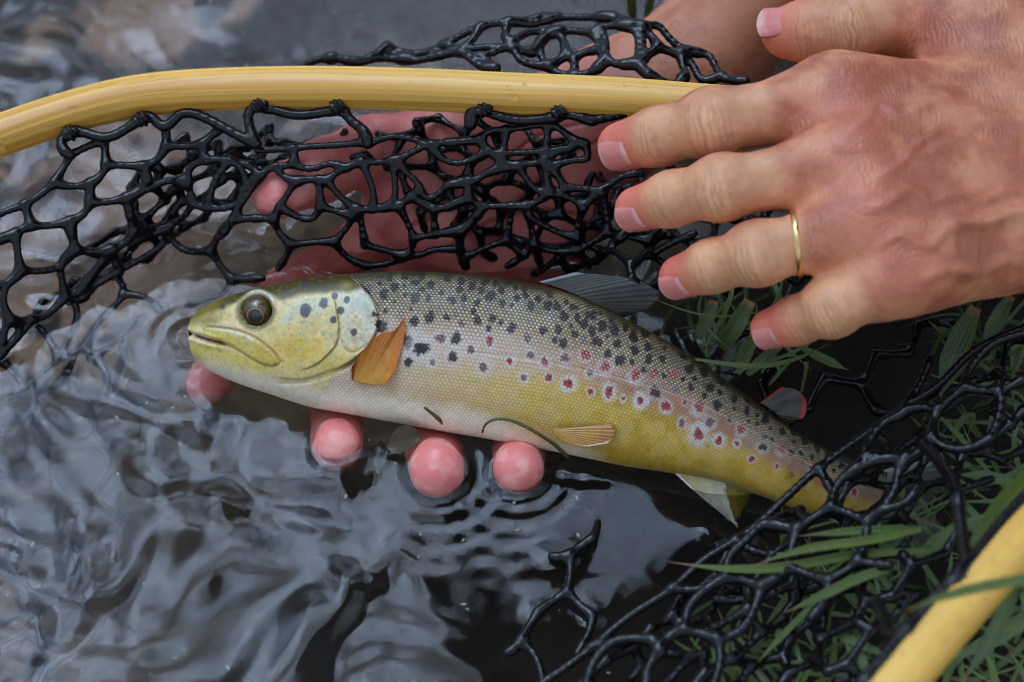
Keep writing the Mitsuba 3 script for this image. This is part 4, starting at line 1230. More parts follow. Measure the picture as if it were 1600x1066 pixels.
MID = [B4((60, 770), (20, 830), (-20, 880)), B4((210, 340), (400, 330), (560, 315), (730, 305), (870, 298)), B4((760, 100), (840, 200), (900, 300)), B4((900, 300), (1040, 255), (1150, 262), (1270, 310), (1350, 380)),
       B4((640, 528), (740, 460), (860, 410)), B4((860, 410), (980, 412), (1090, 400)), B4((1090, 400), (1200, 340), (1300, 300), (1450, 290), (1590, 272)), B4((640, 528), (540, 520), (450, 535)),
       B4((450, 535), (380, 640), (310, 770)), B4((310, 770), (180, 765), (60, 775)), B4((310, 770), (350, 860), (420, 930)), B4((420, 930), (560, 915), (690, 910)), B4((690, 910), (770, 820), (825, 720)),
       B4((640, 528), (720, 620), (825, 705)), B4((825, 710), (960, 705), (1090, 690)), B4((1090, 690), (1160, 640), (1220, 600)), B4((1220, 590), (1215, 550), (1120, 460), (1090, 400)), B4((865, 420), (890, 480), (935, 610), (925, 690)),
       B4((1050, 420), (1060, 650), (1000, 695)), B4((840, 730), (860, 800), (880, 930)), B4((880, 930), (1000, 965), (1130, 1000)), B4((1130, 1000), (1185, 920), (1150, 800), (1100, 700)), B4((420, 930), (390, 1000), (340, 1080)),
       B4((690, 910), (760, 1000), (880, 1060)), B4((880, 1060), (1010, 1050), (1130, 1000)), B4((1200, 885), (1330, 865), (1470, 840)), B4((1470, 840), (1540, 780), (1610, 700)), B4((1310, 705), (1320, 870)), B4((1200, 690), (1310, 705)),
       B4((1310, 705), (1420, 690), (1520, 640)), B4((590, 540), (605, 690)), B4((605, 690), (720, 725), (810, 750)), B4((605, 690), (540, 770), (430, 735)), B4((320, 465), (400, 520), (460, 530)),
       B4((60, 690), (160, 600), (225, 500)), B4((225, 500), (290, 450), (330, 435), (430, 425), (430, 330)), B4((450, 435), (560, 455), (650, 425), (740, 390)), B4((225, 500), (170, 440), (110, 420)), B4((225, 500), (130, 560), (90, 690), (60, 770)),
       B4((1470, 840), (1480, 960), (1490, 1070)), B4((1130, 1000), (1240, 990), (1300, 965), (1420, 975)), B4((1300, 300), (1350, 380), (1470, 420), (1590, 400)), B4((1220, 590), (1290, 640), (1400, 560), (1590, 540)),
       C4((200, 272), (100, 282), (0, 300)), C4((200, 272), (250, 225), (400, 205), (540, 185), (645, 170)), C4((645, 170), (710, 215), (800, 285)), C4((800, 285), (780, 320), (690, 350), (600, 402), (500, 425), (380, 430)),
       C4((380, 430), (310, 395), (225, 310), (200, 272)), C4((370, 215), (340, 400)), C4((630, 195), (610, 315)), C4((270, 352), (500, 352), (760, 322)), C4((0, 545), (150, 540), (230, 490), (300, 462)), C4((300, 462), (440, 440)),
       C4((440, 445), (500, 530), (560, 590), (640, 600)), C4((130, 640), (200, 680), (340, 688), (480, 690)), C4((480, 690), (560, 660), (640, 602)), C4((130, 640), (60, 660), (0, 690)), C4((130, 540), (130, 640)),
       C4((490, 690), (515, 800), (540, 930)), C4((540, 930), (470, 1000), (370, 1064)), C4((540, 930), (660, 970), (800, 968)), C4((800, 968), (910, 910), (1000, 850)), C4((1000, 850), (990, 740), (960, 595)),
       C4((960, 595), (850, 580), (730, 575)), C4((960, 595), (1030, 540), (1120, 490), (1210, 485)), C4((1000, 850), (1130, 880), (1245, 900)), C4((1245, 900), (1265, 1064)), C4((1245, 900), (1330, 810)), C4((800, 968), (810, 830), (845, 690)),
       C4((550, 730), (640, 830), (770, 885)), C4((395, 690), (385, 800), (365, 905)), C4((365, 905), (260, 940), (150, 1000)), C4((365, 905), (460, 980)), C4((215, 700), (160, 790), (80, 845)), C4((80, 845), (0, 862)),
       C4((845, 690), (790, 650), (640, 602)), C4((600, 402), (615, 500), (640, 602)), C4((860, 300), (870, 390), (800, 400), (670, 420)), C4((800, 285), (860, 300), (930, 240)), C4((730, 575), (690, 500), (640, 440)),
       C4((80, 845), (75, 960), (110, 1064)), C4((540, 930), (580, 1064)), C4((800, 968), (850, 1010), (880, 1064)), C4((845, 690), (900, 640), (960, 595)), C4((1270, 990), (1400, 920), (1540, 860))]
CORD = [A4((440, 430), (385, 480), (390, 530), (440, 570)), A4((470, 420), (560, 440), (650, 462), (760, 425), (850, 350)), A4((900, 330), (950, 335), (990, 375), (1030, 390), (1070, 370), (1120, 320), (1210, 310), (1400, 400), (1560, 515)),
        B4((225, 50), (165, 85), (152, 150), (172, 230), (210, 330)), B4((270, 75), (360, 100), (450, 118), (560, 112), (680, 75)), B4((745, 80), (800, 160), (880, 225), (900, 300)), C4((225, 80), (160, 100), (150, 170), (180, 240)),
        C4((270, 105), (400, 148), (560, 148), (690, 120)), C4((645, 170), (720, 115), (800, 125), (900, 152)), C4((900, 152), (1060, 118), (1130, 90), (1190, 42), (1245, 62), (1260, 110)), B4((1590, 75), (1545, 110), (1540, 180))]
KNOTS = [(110, 208), (222, 186), (406, 164), (528, 166), (757, 172), (874, 176), (1494, 906), (1417, 986)]
OUT = [D4((-30, 112), (100, 108), (250, 110), (380, 108)), D4((380, 108), (470, 125), (560, 162)), D4((560, 162), (625, 172)), D4((625, 172), (680, 240), (710, 295)), D4((710, 295), (790, 322), (865, 340)), D4((865, 340), (920, 330), (975, 332), (1030, 350), (1100, 470), (1160, 500), (1260, 505)),
       D4((865, 340), (930, 410), (990, 500), (1080, 540)), D4((640, 155), (700, 158), (740, 185), (820, 275), (960, 332)), D4((350, 98), (430, 90), (480, 120), (540, 155)), D4((310, 212), (200, 195), (90, 195), (0, 225), (-60, 260)),
       D4((310, 212), (360, 170), (470, 162), (560, 165)), D4((310, 212), (350, 290), (385, 370)), D4((385, 370), (330, 430), (210, 472), (80, 452), (0, 385), (-20, 300), (30, 220)), D4((385, 370), (460, 402), (590, 402)),
       D4((590, 402), (650, 350), (710, 298)), D4((590, 402), (650, 470), (670, 530)), D4((480, 160), (570, 200), (590, 300), (570, 380), (500, 395)), D4((90, 200), (125, 270), (135, 335)), D4((135, 335), (185, 370), (185, 470)), D4((190, 365), (250, 330), (330, 325)),
       D4((135, 340), (80, 390), (20, 420)), D4((355, 200), (385, 260), (375, 340)), D4((605, 195), (612, 360)), D4((625, 425), (690, 480), (820, 525), (880, 480), (870, 420), (850, 360)), D4((380, 420), (370, 500)), D4((880, 480), (900, 560)),
       [(462, 108), (520, 90), (560, 98), (605, 74)], [(605, 74), (650, 84), (690, 72), (750, 42), (800, 34), (850, 27)], [(605, 74), (635, 94), (710, 82), (780, 74), (830, 82)], [(690, 62), (720, 80), (752, 104), (765, 118)], [(520, 90), (520, 108)],
       [(680, 104), (720, 84), (752, 88), (800, 66), (830, 50), (875, 47)], [(800, 36), (830, 38), (870, 32)], [(800, 66), (815, 95), (850, 116)], [(752, 42), (735, 66), (720, 82)], [(750, 88), (775, 108), (790, 118)], [(640, 92), (625, 108)], [(795, 36), (790, 60), (800, 66)],
       [(830, 82), (850, 60), (872, 50)], [(590, 106), (612, 92), (640, 92)], [(540, 106), (575, 92), (605, 74)]]
z_out = lambda x, y: .050 + .016 * float(np.interp(x, [450, 850, 1160], [0, .8, 1])) + .010 * math.sin(x / 37.0) * .3
scene['black_rubber'] = dict(type='principled', base_color={'type': 'rgb', 'value': [.003, .0033, .004]}, roughness=0.16, specular=0.32, clearcoat=0.2, clearcoat_gloss=0.9)
under = lambda dz: (lambda x, y: z_top(x, y) - dz)
add('landing_net__netting', net_mesh(polys(LEFT, z_top, .00126), seed=1), 'black_rubber', label='black rubber mesh hanging from the hoop into the water')
add('landing_net__netting', net_mesh(polys(MID, z_top, .00116), seed=2), 'black_rubber', label='tangled black rubber mesh over the lower hand')
add('landing_net__netting', net_mesh(polys(OUT, z_out, .00136), seed=3), 'black_rubber', label='black mesh flipped over the outside of the hoop')
add('landing_net__lashing_cord', net_mesh(polys(CORD, lambda x, y: z_top(x, y) + .004, .0018), seed=4, taper=.05), 'black_rubber', label='thick black cord lashing the mesh to the hoop')
kb = trimesh.creation.icosphere(4, 1.0)
for px, py in KNOTS:
    z = z_top(px, py) + .006 if px < 1200 else .096
    v = kb.vertices * np.array([.0034, .0030, .0030])
    v = v * (1 + .22 * np.sin(kb.vertices @ np.array([5.5, 2.0, 3.0]) * 1.6 + px)[:, None] * .6 + .15 * (meshkit.noise(kb.vertices * 2 + px, 1) - .5)[:, None])
    add('landing_net__knot', (P(px, py, z) + v, kb.faces), 'black_rubber')


def lattice(region, cell, angle, zf, seed, shear=0.0, jitter=.16, squash=1.0, drop=.04):
    """A hexagonal mesh fold over a region (a polygon of surveyed points); zf gives its height."""
    from shapely.geometry import Polygon, Point
    rg = np.random.default_rng(seed)
    poly = Polygon(region)
    x0, y0, x1, y1 = poly.bounds
    cx, cy, R = (x0 + x1) / 2, (y0 + y1) / 2, max(x1 - x0, y1 - y0)
    a = cell / math.sqrt(3)
    nodes, lines = {}, []
    ca, sa = math.cos(angle), math.sin(angle)

    def node(kx, ky):
        key = (round(kx * 4), round(ky * 4))
        if key not in nodes:
            X, Y = kx * cell + rg.normal(0, jitter * a), ky * a + rg.normal(0, jitter * a)
            Y *= squash
            X += shear * Y
            nodes[key] = (cx + ca * X - sa * Y, cy + sa * X + ca * Y)
        return nodes[key]

    N = int(R / cell) + 3
    for i in range(-N, N + 1):
        for j in range(-int(N / squash) - 1, int(N / squash) + 2):
            bx, by = i + .5 * (j % 2), j * 1.5
            c = node(bx, by + .5)
            for e in (node(bx, by - .5), node(bx + .5, by + 1.0), node(bx - .5, by + 1.0)):
                if (poly.contains(Point(c)) or poly.contains(Point(e))) and rg.random() > drop:
                    m = ((c[0] + e[0]) / 2 + rg.normal(0, 1.6), (c[1] + e[1]) / 2 + rg.normal(0, 1.6))
                    lines.append([(q[0], q[1], zf(*q)) for q in (c, m, e)])
    for _ in range(1):                                           # no loose ends
        deg = {}
        for l in lines:
            for q in (l[0], l[-1]):
                deg[q] = deg.get(q, 0) + 1
        lines = [l for l in lines if deg[l[0]] > 1 and deg[l[-1]] > 1]
    return lines


RIGHTF = [F4((1230, 560), (1240, 480), (1290, 400), (1400, 290), (1600, 220), (1760, 190)), F4((1230, 560), (1380, 580), (1500, 560), (1620, 490)), F4((1230, 560), (1150, 620), (1060, 690)), F4((1060, 690), (960, 680), (880, 695)),
          F4((1060, 690), (1030, 780), (1020, 870)), F4((1020, 870), (950, 960), (860, 1000)), F4((860, 1000), (740, 1000), (620, 990)), F4((620, 990), (615, 930), (640, 870), (740, 770), (830, 730)), F4((830, 730), (860, 700), (880, 695)),
          F4((1020, 870), (1100, 930), (1250, 940), (1390, 880)), F4((1390, 880), (1440, 750), (1450, 600), (1420, 570)), F4((860, 1000), (840, 1040), (860, 1080)), F4((620, 990), (560, 1040), (500, 1090)),
          [(1415, 716), (1405, 735), (1397, 768), (1355, 815)], [(1340, 733), (1312, 752), (1298, 790)], [(1298, 793), (1325, 802), (1355, 815)], [(1400, 718), (1365, 722), (1340, 733)], [(1298, 793), (1270, 810), (1245, 828)],
          H4((130, 340), (60, 410), (-40, 470)), H4((130, 340), (150, 220), (180, 105)), H4((130, 340), (220, 380), (380, 430)), H4((620, 70), (600, 230), (560, 310)), H4((620, 70), (700, 0), (860, -60), (930, -150)), H4((560, 310), (500, 360), (380, 430)), H4((560, 310), (680, 330), (760, 335)),
          H4((180, 105), (80, 95), (0, 105)), H4((380, 430), (350, 560), (270, 660)),
          G4((870, 800), (750, 790), (640, 810), (520, 920), (470, 1064), (460, 1120)), G4((870, 800), (900, 830), (920, 870)), G4((920, 870), (860, 960), (835, 1080)), G4((920, 870), (990, 770), (1080, 735)), G4((1080, 735), (1090, 660), (1110, 590), (1190, 500), (1340, 405)),
          G4((1080, 735), (1180, 760), (1280, 795)), G4((1280, 795), (1400, 760), (1480, 680), (1560, 480)), G4((1340, 405), (1350, 310), (1400, 230), (1480, 160), (1600, 60), (1700, 20)), G4((1340, 405), (1440, 425), (1560, 470)), G4((1560, 470), (1590, 450), (1640, 430)),
          G4((1280, 795), (1305, 900), (1270, 1064), (1260, 1120))]
z_rf = lambda x, y: float(np.interp(x, [860, 1000, 1200, 1400, 1600], [.030, .034, .040, .052, .066]))
WATERLINE = [G4((360, 270), (430, 215), (500, 170)), G4((360, 270), (300, 285), (250, 280)), G4((360, 270), (365, 390), (345, 500)), G4((345, 500), (240, 570), (160, 630)), G4((160, 630), (110, 710), (60, 800)), G4((60, 800), (20, 850), (-30, 880)),
             G4((60, 800), (160, 930), (190, 1064), (190, 1120)), G4((345, 500), (430, 590), (500, 650)), G4((500, 650), (490, 730), (410, 880)), G4((500, 170), (530, 100), (505, 0)), G4((505, 0), (440, -40), (330, -30))]
EDGE = [[(847, 1068), (925, 1012), (985, 962), (1050, 920), (1100, 875), (1150, 845), (1200, 805), (1280, 731), (1360, 673), (1412, 636), (1465, 603), (1512, 556), (1570, 523), (1620, 506)], [(1050, 920), (1097, 920), (1135, 900)], [(1120, 937), (1170, 935), (1190, 917)], [(925, 1012), (985, 1000)],
        [(1412, 636), (1436, 600), (1452, 560)], [(1280, 731), (1300, 768)], [(1150, 845), (1180, 862), (1232, 868)]]
add('landing_net__netting', net_mesh(polys(RIGHTF, z_rf, .00136), seed=5), 'black_rubber', label='black mesh fold crossing over the tail with open cells')
add('landing_net__netting', net_mesh(polys(WATERLINE, lambda x, y: .0035 - .016 * float(sst(835, 790, y)), .00125), seed=6), 'black_rubber', label='thin mesh strands lying on the dark water')
z_ed = lambda x, y: z_rf(x, y) - .010
RIGHTB = polys(EDGE, z_ed, .0013)
band = [(860, 1100), (1000, 975), (1180, 840), (1330, 720), (1500, 590), (1640, 510), (1640, 640), (1520, 800), (1400, 960), (1330, 1100)]
RIGHTB += [(np.array([P(*q) for q in l]), .0011) for l in lattice(band, 84, -.70, lambda x, y: z_rf(x, y) - .014 + .006 * math.sin(x / 31 + y / 47), 3, squash=.55, jitter=.18, drop=.05)]
band2 = [(1120, 1100), (1230, 980), (1360, 830), (1500, 690), (1640, 570), (1640, 700), (1540, 830), (1460, 960), (1400, 1050), (1340, 1100)]
RIGHTC = [(np.array([P(*q) for q in l]), .0011) for l in lattice(band2, 82, -.82, lambda x, y: z_rf(x, y) + .010 + .006 * math.sin(x / 23 - y / 37), 8, squash=.40, jitter=.22, drop=.25)]
for k_, part in enumerate((RIGHTB[:7], RIGHTB[7:])):
    add('landing_net__netting', net_mesh(part, seed=7 + 20 * k_, largest=k_ > 0), 'black_rubber', label=('single dark mesh edge running up to the right', 'dark bunched mesh folds before the grass')[k_])
LASH2 = [[(1497, 780, .088), (1500, 813, .090), (1507, 860, .094), (1505, 885, .096), (1494, 906, .096)], [(1494, 906, .096), (1470, 925, .096), (1445, 955, .096), (1430, 975, .096), (1417, 986, .096)], [(1417, 986, .096), (1400, 997, .094), (1385, 978, .085), (1370, 940, .070)],
         [(1417, 986, .096), (1380, 1030, .097), (1345, 1070, .097)], [(1497, 780, .088), (1480, 740, .07), (1440, 690, .055)], [(1494, 906, .096), (1540, 850, .095), (1580, 800, .094), (1640, 740, .094)]]
add('landing_net__lashing_cord', net_mesh(polys(LASH2, None, .0019), seed=8, taper=.05), 'black_rubber')
# folds behind: the tangle under the hoop, and the bag that hangs in the water
TANG = lattice([(225, 225), (300, 200), (420, 200), (560, 190), (600, 250), (470, 280), (330, 330), (250, 400), (150, 470), (60, 520), (40, 490), (150, 400)], 54, -.62, lambda x, y: z_top(x, y) - .012 + .004 * math.sin(x / 17), 12, squash=.62, jitter=.22, drop=.03)
TANG += lattice([(560, 190), (700, 185), (900, 195), (960, 300), (940, 420), (760, 420), (640, 330)], 62, .15, lambda x, y: z_top(x, y) - .010 + .004 * math.sin(x / 19), 14, squash=.72, jitter=.22, drop=.03)
TANG += lattice([(900, 250), (1100, 250), (1300, 330), (1330, 400), (1180, 470), (1020, 470), (950, 420)], 62, .1, lambda x, y: .022 + .006 * math.sin(x / 19), 15, squash=.7, jitter=.2, drop=.03)
add('landing_net__netting', net_mesh([(np.array([P(*q) for q in l]), .00112) for l in TANG], seed=9, h=.0007), 'black_rubber', label='bunched mesh folds behind the front layer')
BAG = lattice([(-60, 560), (60, 530), (150, 520), (210, 560), (260, 640), (230, 800), (160, 980), (120, 1110), (-60, 1110)], 92, .25, lambda x, y: -.012 - .045 * float(sst(520, 900, y)) - .02 * float(sst(40, 260, x)), 17, jitter=.12, drop=0)
BAG2 = lattice([(1060, 470), (1330, 560), (1500, 500), (1640, 500), (1640, 560), (1450, 620), (1330, 690), (1180, 620)], 88, .5, lambda x, y: .002 + .004 * math.sin(x / 40), 19, jitter=.15, drop=.1)
add('landing_net__netting', net_mesh([(np.array([P(*q) for q in l]), .0014) for l in BAG], seed=10, h=.0007, largest=True), 'black_rubber', label='submerged part of the mesh bag')
add('landing_net__netting', net_mesh([(np.array([P(*q) for q in l]), .0014) for l in BAG2], seed=11, h=.0007, largest=True), 'black_rubber')
SUNK = [E4((410, 490), (480, 570), (475, 680), (370, 910)), E4((190, 655), (270, 720), (370, 910)), E4((370, 910), (460, 870), (540, 835), (600, 910)), E4((370, 910), (280, 990), (200, 1055), (60, 1130)), E4((700, 330), (770, 480), (640, 640), (540, 835)),
        E4((600, 910), (680, 1010), (660, 1130)), E4((600, 910), (760, 760), (900, 640)), E4((770, 480), (900, 500), (1010, 590)), E4((200, 1055), (230, 1180), (150, 1290))]
add('landing_net__netting', net_mesh(polys(SUNK, lambda x, y: .001 - .010 * float(sst(450, 560, y)), .00125), seed=12, largest=True), 'black_rubber', label='dark wet strands just under the water before the head')
# ------------------------------------------------------------------ grass and small plants
def blade_color(p, n, uv):
    u, v = uv.x, uv.y                                            # u along (0 root .. 1 tip), v across (-1 .. 1), plus 10 * tone
    tone = dr.floor((v + 2) / 10)
    w = v - tone * 10
    kind = tone / 9
    ribs = 0.5 + 0.5 * dr.sin(w * 19 + 2 * noise(u * 5, w * 2))
    base = mix((.088, .138, .018), (.062, .112, .036), kind)
    base = mix(base, (.105, .150, .024), smoothstep(.45, .75, fbm(u * 5 + kind * 31, w * 1.2, kind * 7)) * .7)
    base = base * (0.72 + 0.40 * ribs) * (0.75 + 0.5 * noise(u * 60, w * 7, kind * 13))
    mid = smoothstep(.14, .03, dr.abs(w))
    base = mix(base, (.14, .20, .07), mid * .35)
    tip = smoothstep(.86, .985, u + .03 * noise(w * 9, u * 30))
    return mix(base, (.30, .14, .05), tip)


scene['blade_skin'] = dict(type='principled', base_color=proc(blade_color), roughness=0.40, specular=0.5, clearcoat=0.15, clearcoat_gloss=0.85)
pr = np.random.default_rng(33)


def blade_mesh(pts, width, tone, tip=1.0, root=.55, cup=.18, twist=.0, n=36, side=None):
    """pts: places along the blade from root to tip (metres)."""
    c = spline(pts, n)
    t = np.gradient(c, axis=0)
    t /= np.linalg.norm(t, axis=1, keepdims=True)
    s = np.cross(t, CAMSIDE if side is None else side)
    s /= np.linalg.norm(s, axis=1, keepdims=True)
    nn = np.cross(s, t)
    nn *= np.sign(np.sum(nn * CAMSIDE, 1, keepdims=True))
    u = np.linspace(0, 1, n)
    tw = twist * np.sin(2.2 * u + 1)
    s, nn = s * np.cos(tw)[:, None] + nn * np.sin(tw)[:, None], nn * np.cos(tw)[:, None] - s * np.sin(tw)[:, None]
    w = width / 2 * (root + (1 - root) * sst(0, .3, u)) * (1 - tip * sst(.55, 1.0, u) ** 1.3 * .97)
    cols = np.array([-1, -.5, 0, .5, 1.0])
    off = cup * (np.abs(cols) - .45)
    V1 = c[:, None] + (w[:, None] * cols)[..., None] * s[:, None] + (w[:, None] * off)[..., None] * nn[:, None]
    V2 = V1 - .00022 * nn[:, None]
    k = 5
    i, j = np.meshgrid(np.arange(n - 1), np.arange(k - 1), indexing='ij')
    q = np.stack([i * k + j, (i + 1) * k + j, (i + 1) * k + j + 1, i * k + j + 1], -1).reshape(-1, 4)
    eg = np.concatenate([np.arange(n) * k, (n - 1) * k + np.arange(1, k), np.arange(n - 2, -1, -1) * k + k - 1, np.arange(k - 2, 0, -1)])
    e2 = np.roll(eg, -1)
    q = np.vstack([q[:, ::-1], q + n * k, np.stack([eg, e2, e2 + n * k, eg + n * k], 1)])
    v = np.vstack([V1.reshape(-1, 3), V2.reshape(-1, 3)])
    m = trimesh.Trimesh(v, np.vstack([q[:, [0, 1, 2]], q[:, [0, 2, 3]]]), process=False)
    if m.volume < 0:
        m.invert()
    uv = np.stack([np.repeat(u, k), np.tile(cols * .98, n) + 10 * tone], 1)
    return m.vertices, m.faces, np.vstack([uv, uv])


def blade(pts, wpx, tone, label, group=None, **kw):
    q = [P(*p) for p in pts]
    sc = np.mean([(p - EYE) @ FWD for p in q]) * K0 / DIST
    v, f, uv = blade_mesh(q, wpx * sc, tone, **kw)
    add('grass_blade', (v, f), 'blade_skin', uv=uv, label=label, category='grass', group=group)


blade([(1660, 893, .125), (1600, 905, .122), (1500, 925, .118), (1410, 957, .113)], 17, 1, 'long green blade with brown tip lying across the lower part of the hoop')
blade([(1515, 900, .055), (1535, 850, .065), (1565, 800, .07), (1605, 755, .072), (1660, 700, .07)], 42, 2, 'broad bright green leaf standing behind the lower hoop', tip=.5)
blade([(1590, 880, .05), (1578, 930, .06), (1555, 985, .062), (1528, 1030, .06), (1496, 1075, .055)], 26, 8, 'blue-green blade hanging down outside the lower hoop')
blade([(1650, 930, .03), (1600, 968, .035), (1540, 1005, .03), (1462, 1036, .02)], 26, 6, 'dull green blade leaning left under the blue-green blade outside the hoop')
blade([(1450, 862, .045), (1330, 868, .045), (1240, 884, .044), (1130, 888, .043), (1038, 877, .040)], 15, 1, 'long blade with orange tip reaching farthest left over the dark water')
blade([(1440, 828, .052), (1350, 845, .052), (1260, 858, .050), (1172, 886, .046)], 14, 0, 'yellow-green blade slanting through the net above the orange tipped one')
blade([(1440, 826, .05), (1350, 829, .050), (1245, 838, .046)], 13, 3, 'short green blade lying just under the fish tail')
blade([(1400, 885, .050), (1345, 902, .050), (1285, 930, .048), (1226, 958, .046)], 16, 5, 'green blade crossing between two big net cells at lower right')
blade([(1282, 937, .034), (1240, 975, .030), (1178, 1042, .024)], 10, 4, 'narrow blade slanting down left beside the lower net fold')
blade([(1297, 986, .03), (1340, 1005, .034), (1398, 1030, .038)], 14, 5, 'green blade whose end meets the hoop near the bottom edge')
blade([(1360, 1070, .03), (1345, 1020, .032), (1330, 950, .036)], 14, 2, 'yellowish upright blade left of the lower hoop')
blade([(1350, 1075, .026), (1335, 1030, .03), (1314, 970, .034)], 13, 7, 'green upright blade left of the yellowish one by the lower hoop')
blade([(1412, 980, .03), (1395, 955, .034), (1378, 930, .036)], 17, 4, 'short blunt blade between net knot and lower hoop', tip=.4)
blade([(1438, 870, .04), (1480, 838, .045), (1548, 800, .05)], 26, 8, 'blue-green leaf lying just above the lower hoop knot')
blade([(1090, 530, .008), (1105, 500, .014), (1116, 470, .020)], 22, 7, 'short green blade nearest the fish back under the ring finger', tip=.3)
blade([(1128, 545, .008), (1148, 512, .016), (1172, 470, .024)], 28, 3, 'wide green blade under the gap between ring and little finger', tip=.3)
blade([(1152, 585, .006), (1164, 560, .010), (1176, 535, .014)], 18, 1, 'small bright blade just below the little fingertip', tip=.3)
blade([(1168, 586, .006), (1190, 563, .010), (1220, 540, .015)], 17, 3, 'green blade pointing up right under the little finger', tip=.4)
blade([(1202, 602, .004), (1220, 580, .006), (1242, 558, .008)], 6, 0, 'thin bright stalk below the little finger')
blade([(1255, 545, .010), (1290, 562, .010), (1326, 579, .010)], 14, 3, 'blade with orange tip pointing right below the little finger')
blade([(1475, 595, .02), (1488, 560, .026), (1505, 520, .03), (1525, 480, .034)], 38, 9, 'broad grey-green leaf in the dark gap right of the little finger', tip=.5)
blade([(1528, 612, .024), (1548, 592, .028), (1570, 570, .03)], 13, 3, 'small green blade inside the topmost right net cell')
blade([(1540, 530, .02), (1560, 495, .026), (1580, 462, .03)], 24, 6, 'green leaf below the wrist at the right edge', tip=.4)
blade([(1585, 580, .02), (1592, 540, .026), (1606, 500, .03)], 22, 5, 'green leaf at the right edge under the wrist', tip=.4)
blade([(1490, 690, .016), (1500, 660, .02), (1518, 650, .022), (1512, 680, .022)], 11, 8, 'small curled pale green blade inside the right net fold')
blade([(1600, 760, .03), (1550, 745, .034), (1490, 742, .036)], 16, 6, 'green blade at the right edge above the broad leaf')
blade([(990, 30, .0), (987, 8, .01), (984, -20, .02)], 15, 1, 'green blade by the forearm at the top edge, left one of two', tip=.2)
blade([(1010, 26, .0), (1016, 4, .01), (1022, -20, .02)], 13, 0, 'green blade by the forearm at the top edge, right one of two', tip=.2)
# finer grass among the folds: one tangle
parts, uvs = [], []
for i in range(240):
    zone = pr.random()
    if zone < .5:
        t = pr.random()
        px, py = 1130 + 470 * t + pr.normal(0, 30), 1090 - 400 * t + pr.normal(0, 60)
    elif zone < .72:
        px, py = pr.uniform(1450, 1640), pr.uniform(880, 1100)
    elif zone < .9:
        px, py = pr.uniform(1470, 1640), pr.uniform(480, 720)
    else:
        px, py = pr.uniform(1090, 1250), pr.uniform(450, 560)
    z = pr.uniform(-.012, .030)
    a = pr.choice([pr.normal(2.5, .6), pr.normal(.9, .5), pr.uniform(0, 6.28)])
    L = pr.uniform(.016, .060)
    p0 = P(px, py, z)
    d = np.array([math.cos(a), math.sin(a), pr.uniform(-.2, .5)])
    bend = np.array([-math.sin(a), math.cos(a), -.3]) * L * pr.normal(0, .18)
    v, f, uv = blade_mesh([p0 - d * L / 2, p0 + bend, p0 + d * L / 2], pr.uniform(.0008, .0026), int(pr.integers(0, 10)), n=12)
    parts.append((v, f))
    uvs.append(uv)
gv, gf = join(parts)
add('grass', (gv, gf), 'blade_skin', uv=np.vstack(uvs), kind='stuff', label='fine green and brown grass tangled among the net folds at the bank', category='grass')
# a reedy bank outside the frame on the right goes on as the grass in view does
parts, uvs = [], []
for i in range(420):
    x, y = pr.uniform(.33, .75), pr.uniform(-.35, .5)
    z = float(bed_height(np.array(x), np.array(y)))
    L = pr.uniform(.06, .20)
    a = pr.uniform(0, 6.28)
    d = np.array([math.cos(a) * .6, math.sin(a) * .6, 1.0])
    p0 = np.array([x, y, z - .01])
    v, f, uv = blade_mesh([p0, p0 + d * L * .5, p0 + d * L * np.array([1.25, 1.25, .75])], pr.uniform(.003, .007), int(pr.integers(0, 10)), n=8)
    parts.append((v, f))
    uvs.append(uv)
gv, gf = join(parts)
add('bank_grass', (gv, gf), 'blade_skin', uv=np.vstack(uvs), kind='stuff', label='tall green grass along the low bank to the right of the hoop', category='grass')

# small bits by the belly
scene['stem_skin'] = dict(type='principled', base_color={'type': 'rgb', 'value': [.10, .085, .024]}, roughness=0.4, specular=0.5)
q = [F(690, 650, .010) , F(676, 642, .016), F(668, 634, .021)]
add('plant_stem', tube(spline([F(704, 672, .004), F(690, 655, .012), F(668, 634, .0215)], 20), np.linspace(.0012, .0005, 20), 8), 'stem_skin', label='short dark plant stem leaning against the white belly of the trout', category='plant stem')
loop = [F(886, 712, .012), F(868, 694, .017), F(838, 672, .023), F(808, 656, .025), F(780, 650, .0255), F(762, 657, .024), F(755, 672, .019)]
add('plant_stem', tube(spline(loop, 50), np.interp(np.linspace(0, 1, 50), [0, .6, 1], [.0007, .0007, .0004]), 8), 'stem_skin', label='thin curved olive stem looped over the belly edge before the small amber fin', category='plant stem')
lf = []
ln = spline([P(604, 700, .003), P(625, 690, .0045), P(658, 682, .003)], 16)
u = np.linspace(0, 1, 16)
wl = .0052 * np.sin(np.pi * np.clip(u, .02, .98)) ** .7
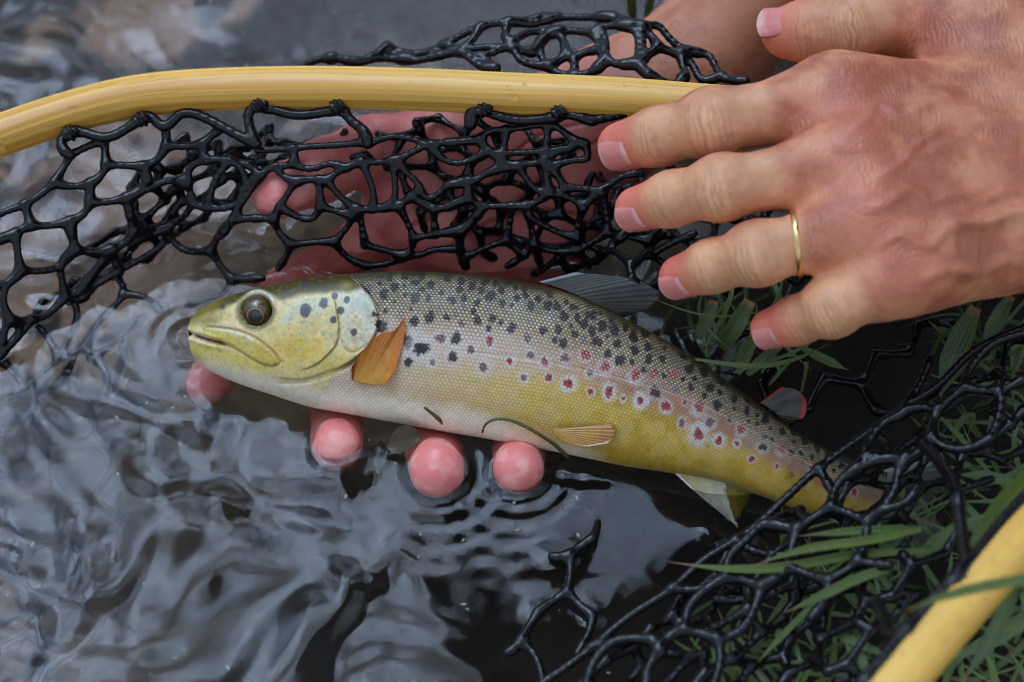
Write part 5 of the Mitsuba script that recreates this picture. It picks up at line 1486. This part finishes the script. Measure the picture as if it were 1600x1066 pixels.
for k_, (c_, w_) in enumerate(zip(ln, wl)):
    lf.append([c_ + UP * w_ * s_ * 1.0 + np.array([0, 0, .0012 * s_ * s_]) for s_ in (-1, -.5, 0, .5, 1)])
lf = np.array(lf)
i, j = np.meshgrid(np.arange(15), np.arange(4), indexing='ij')
qd = np.stack([i * 5 + j, (i + 1) * 5 + j, (i + 1) * 5 + j + 1, i * 5 + j + 1], -1).reshape(-1, 4)
lv = np.vstack([lf.reshape(-1, 3), lf.reshape(-1, 3) - [0, 0, .0003]])
eg = np.concatenate([np.arange(16) * 5, 75 + np.arange(1, 5), np.arange(14, -1, -1) * 5 + 4, np.arange(3, 0, -1)])
e2 = np.roll(eg, -1)
lm = trimesh.Trimesh(lv, np.vstack([(lambda z: np.vstack([z[:, [0, 1, 2]], z[:, [0, 2, 3]]]))(np.vstack([qd[:, ::-1], qd + 80, np.stack([eg, e2, e2 + 80, eg + 80], 1)]))]), process=False)
if lm.volume < 0:
    lm.invert()
scene['leaf_skin'] = dict(type='principled', base_color=proc(lambda p, n, uv: mix((.030, .022, .008), (.075, .055, .02), fbm(p.x * 400, p.y * 400, p.z * 400))), roughness=0.4)
add('dead_leaf', (lm.vertices, lm.faces), 'leaf_skin', label='small brown dead leaf floating between the middle and ring fingertips', category='leaf')

# specks and small bubbles drifting on the water
scene['speck'] = dict(type='principled', base_color={'type': 'rgb', 'value': [.30, .27, .20]}, roughness=.5)
sp = []
tiny = trimesh.creation.icosphere(1, 1.0)
for i in range(90):
    p = P(pr.uniform(10, 1150), pr.uniform(560, 1060)) if i < 60 else P(pr.uniform(10, 700), pr.uniform(5, 110))
    r = pr.uniform(.00018, .0006)
    a = pr.uniform(0, 6.28)
    v = tiny.vertices * np.array([r * pr.uniform(1, 2.6), r, r * .5])
    v = np.stack([v[:, 0] * math.cos(a) - v[:, 1] * math.sin(a), v[:, 0] * math.sin(a) + v[:, 1] * math.cos(a), v[:, 2]], 1)
    z = float(water_height(np.array([p[0]]), np.array([p[1]]))[0])
    sp.append((v + np.array([p[0], p[1], z + r * .2]), tiny.faces))
add('floating_debris', join(sp), 'speck', kind='stuff', label='tiny pale specks drifting on the water surface', category='debris')
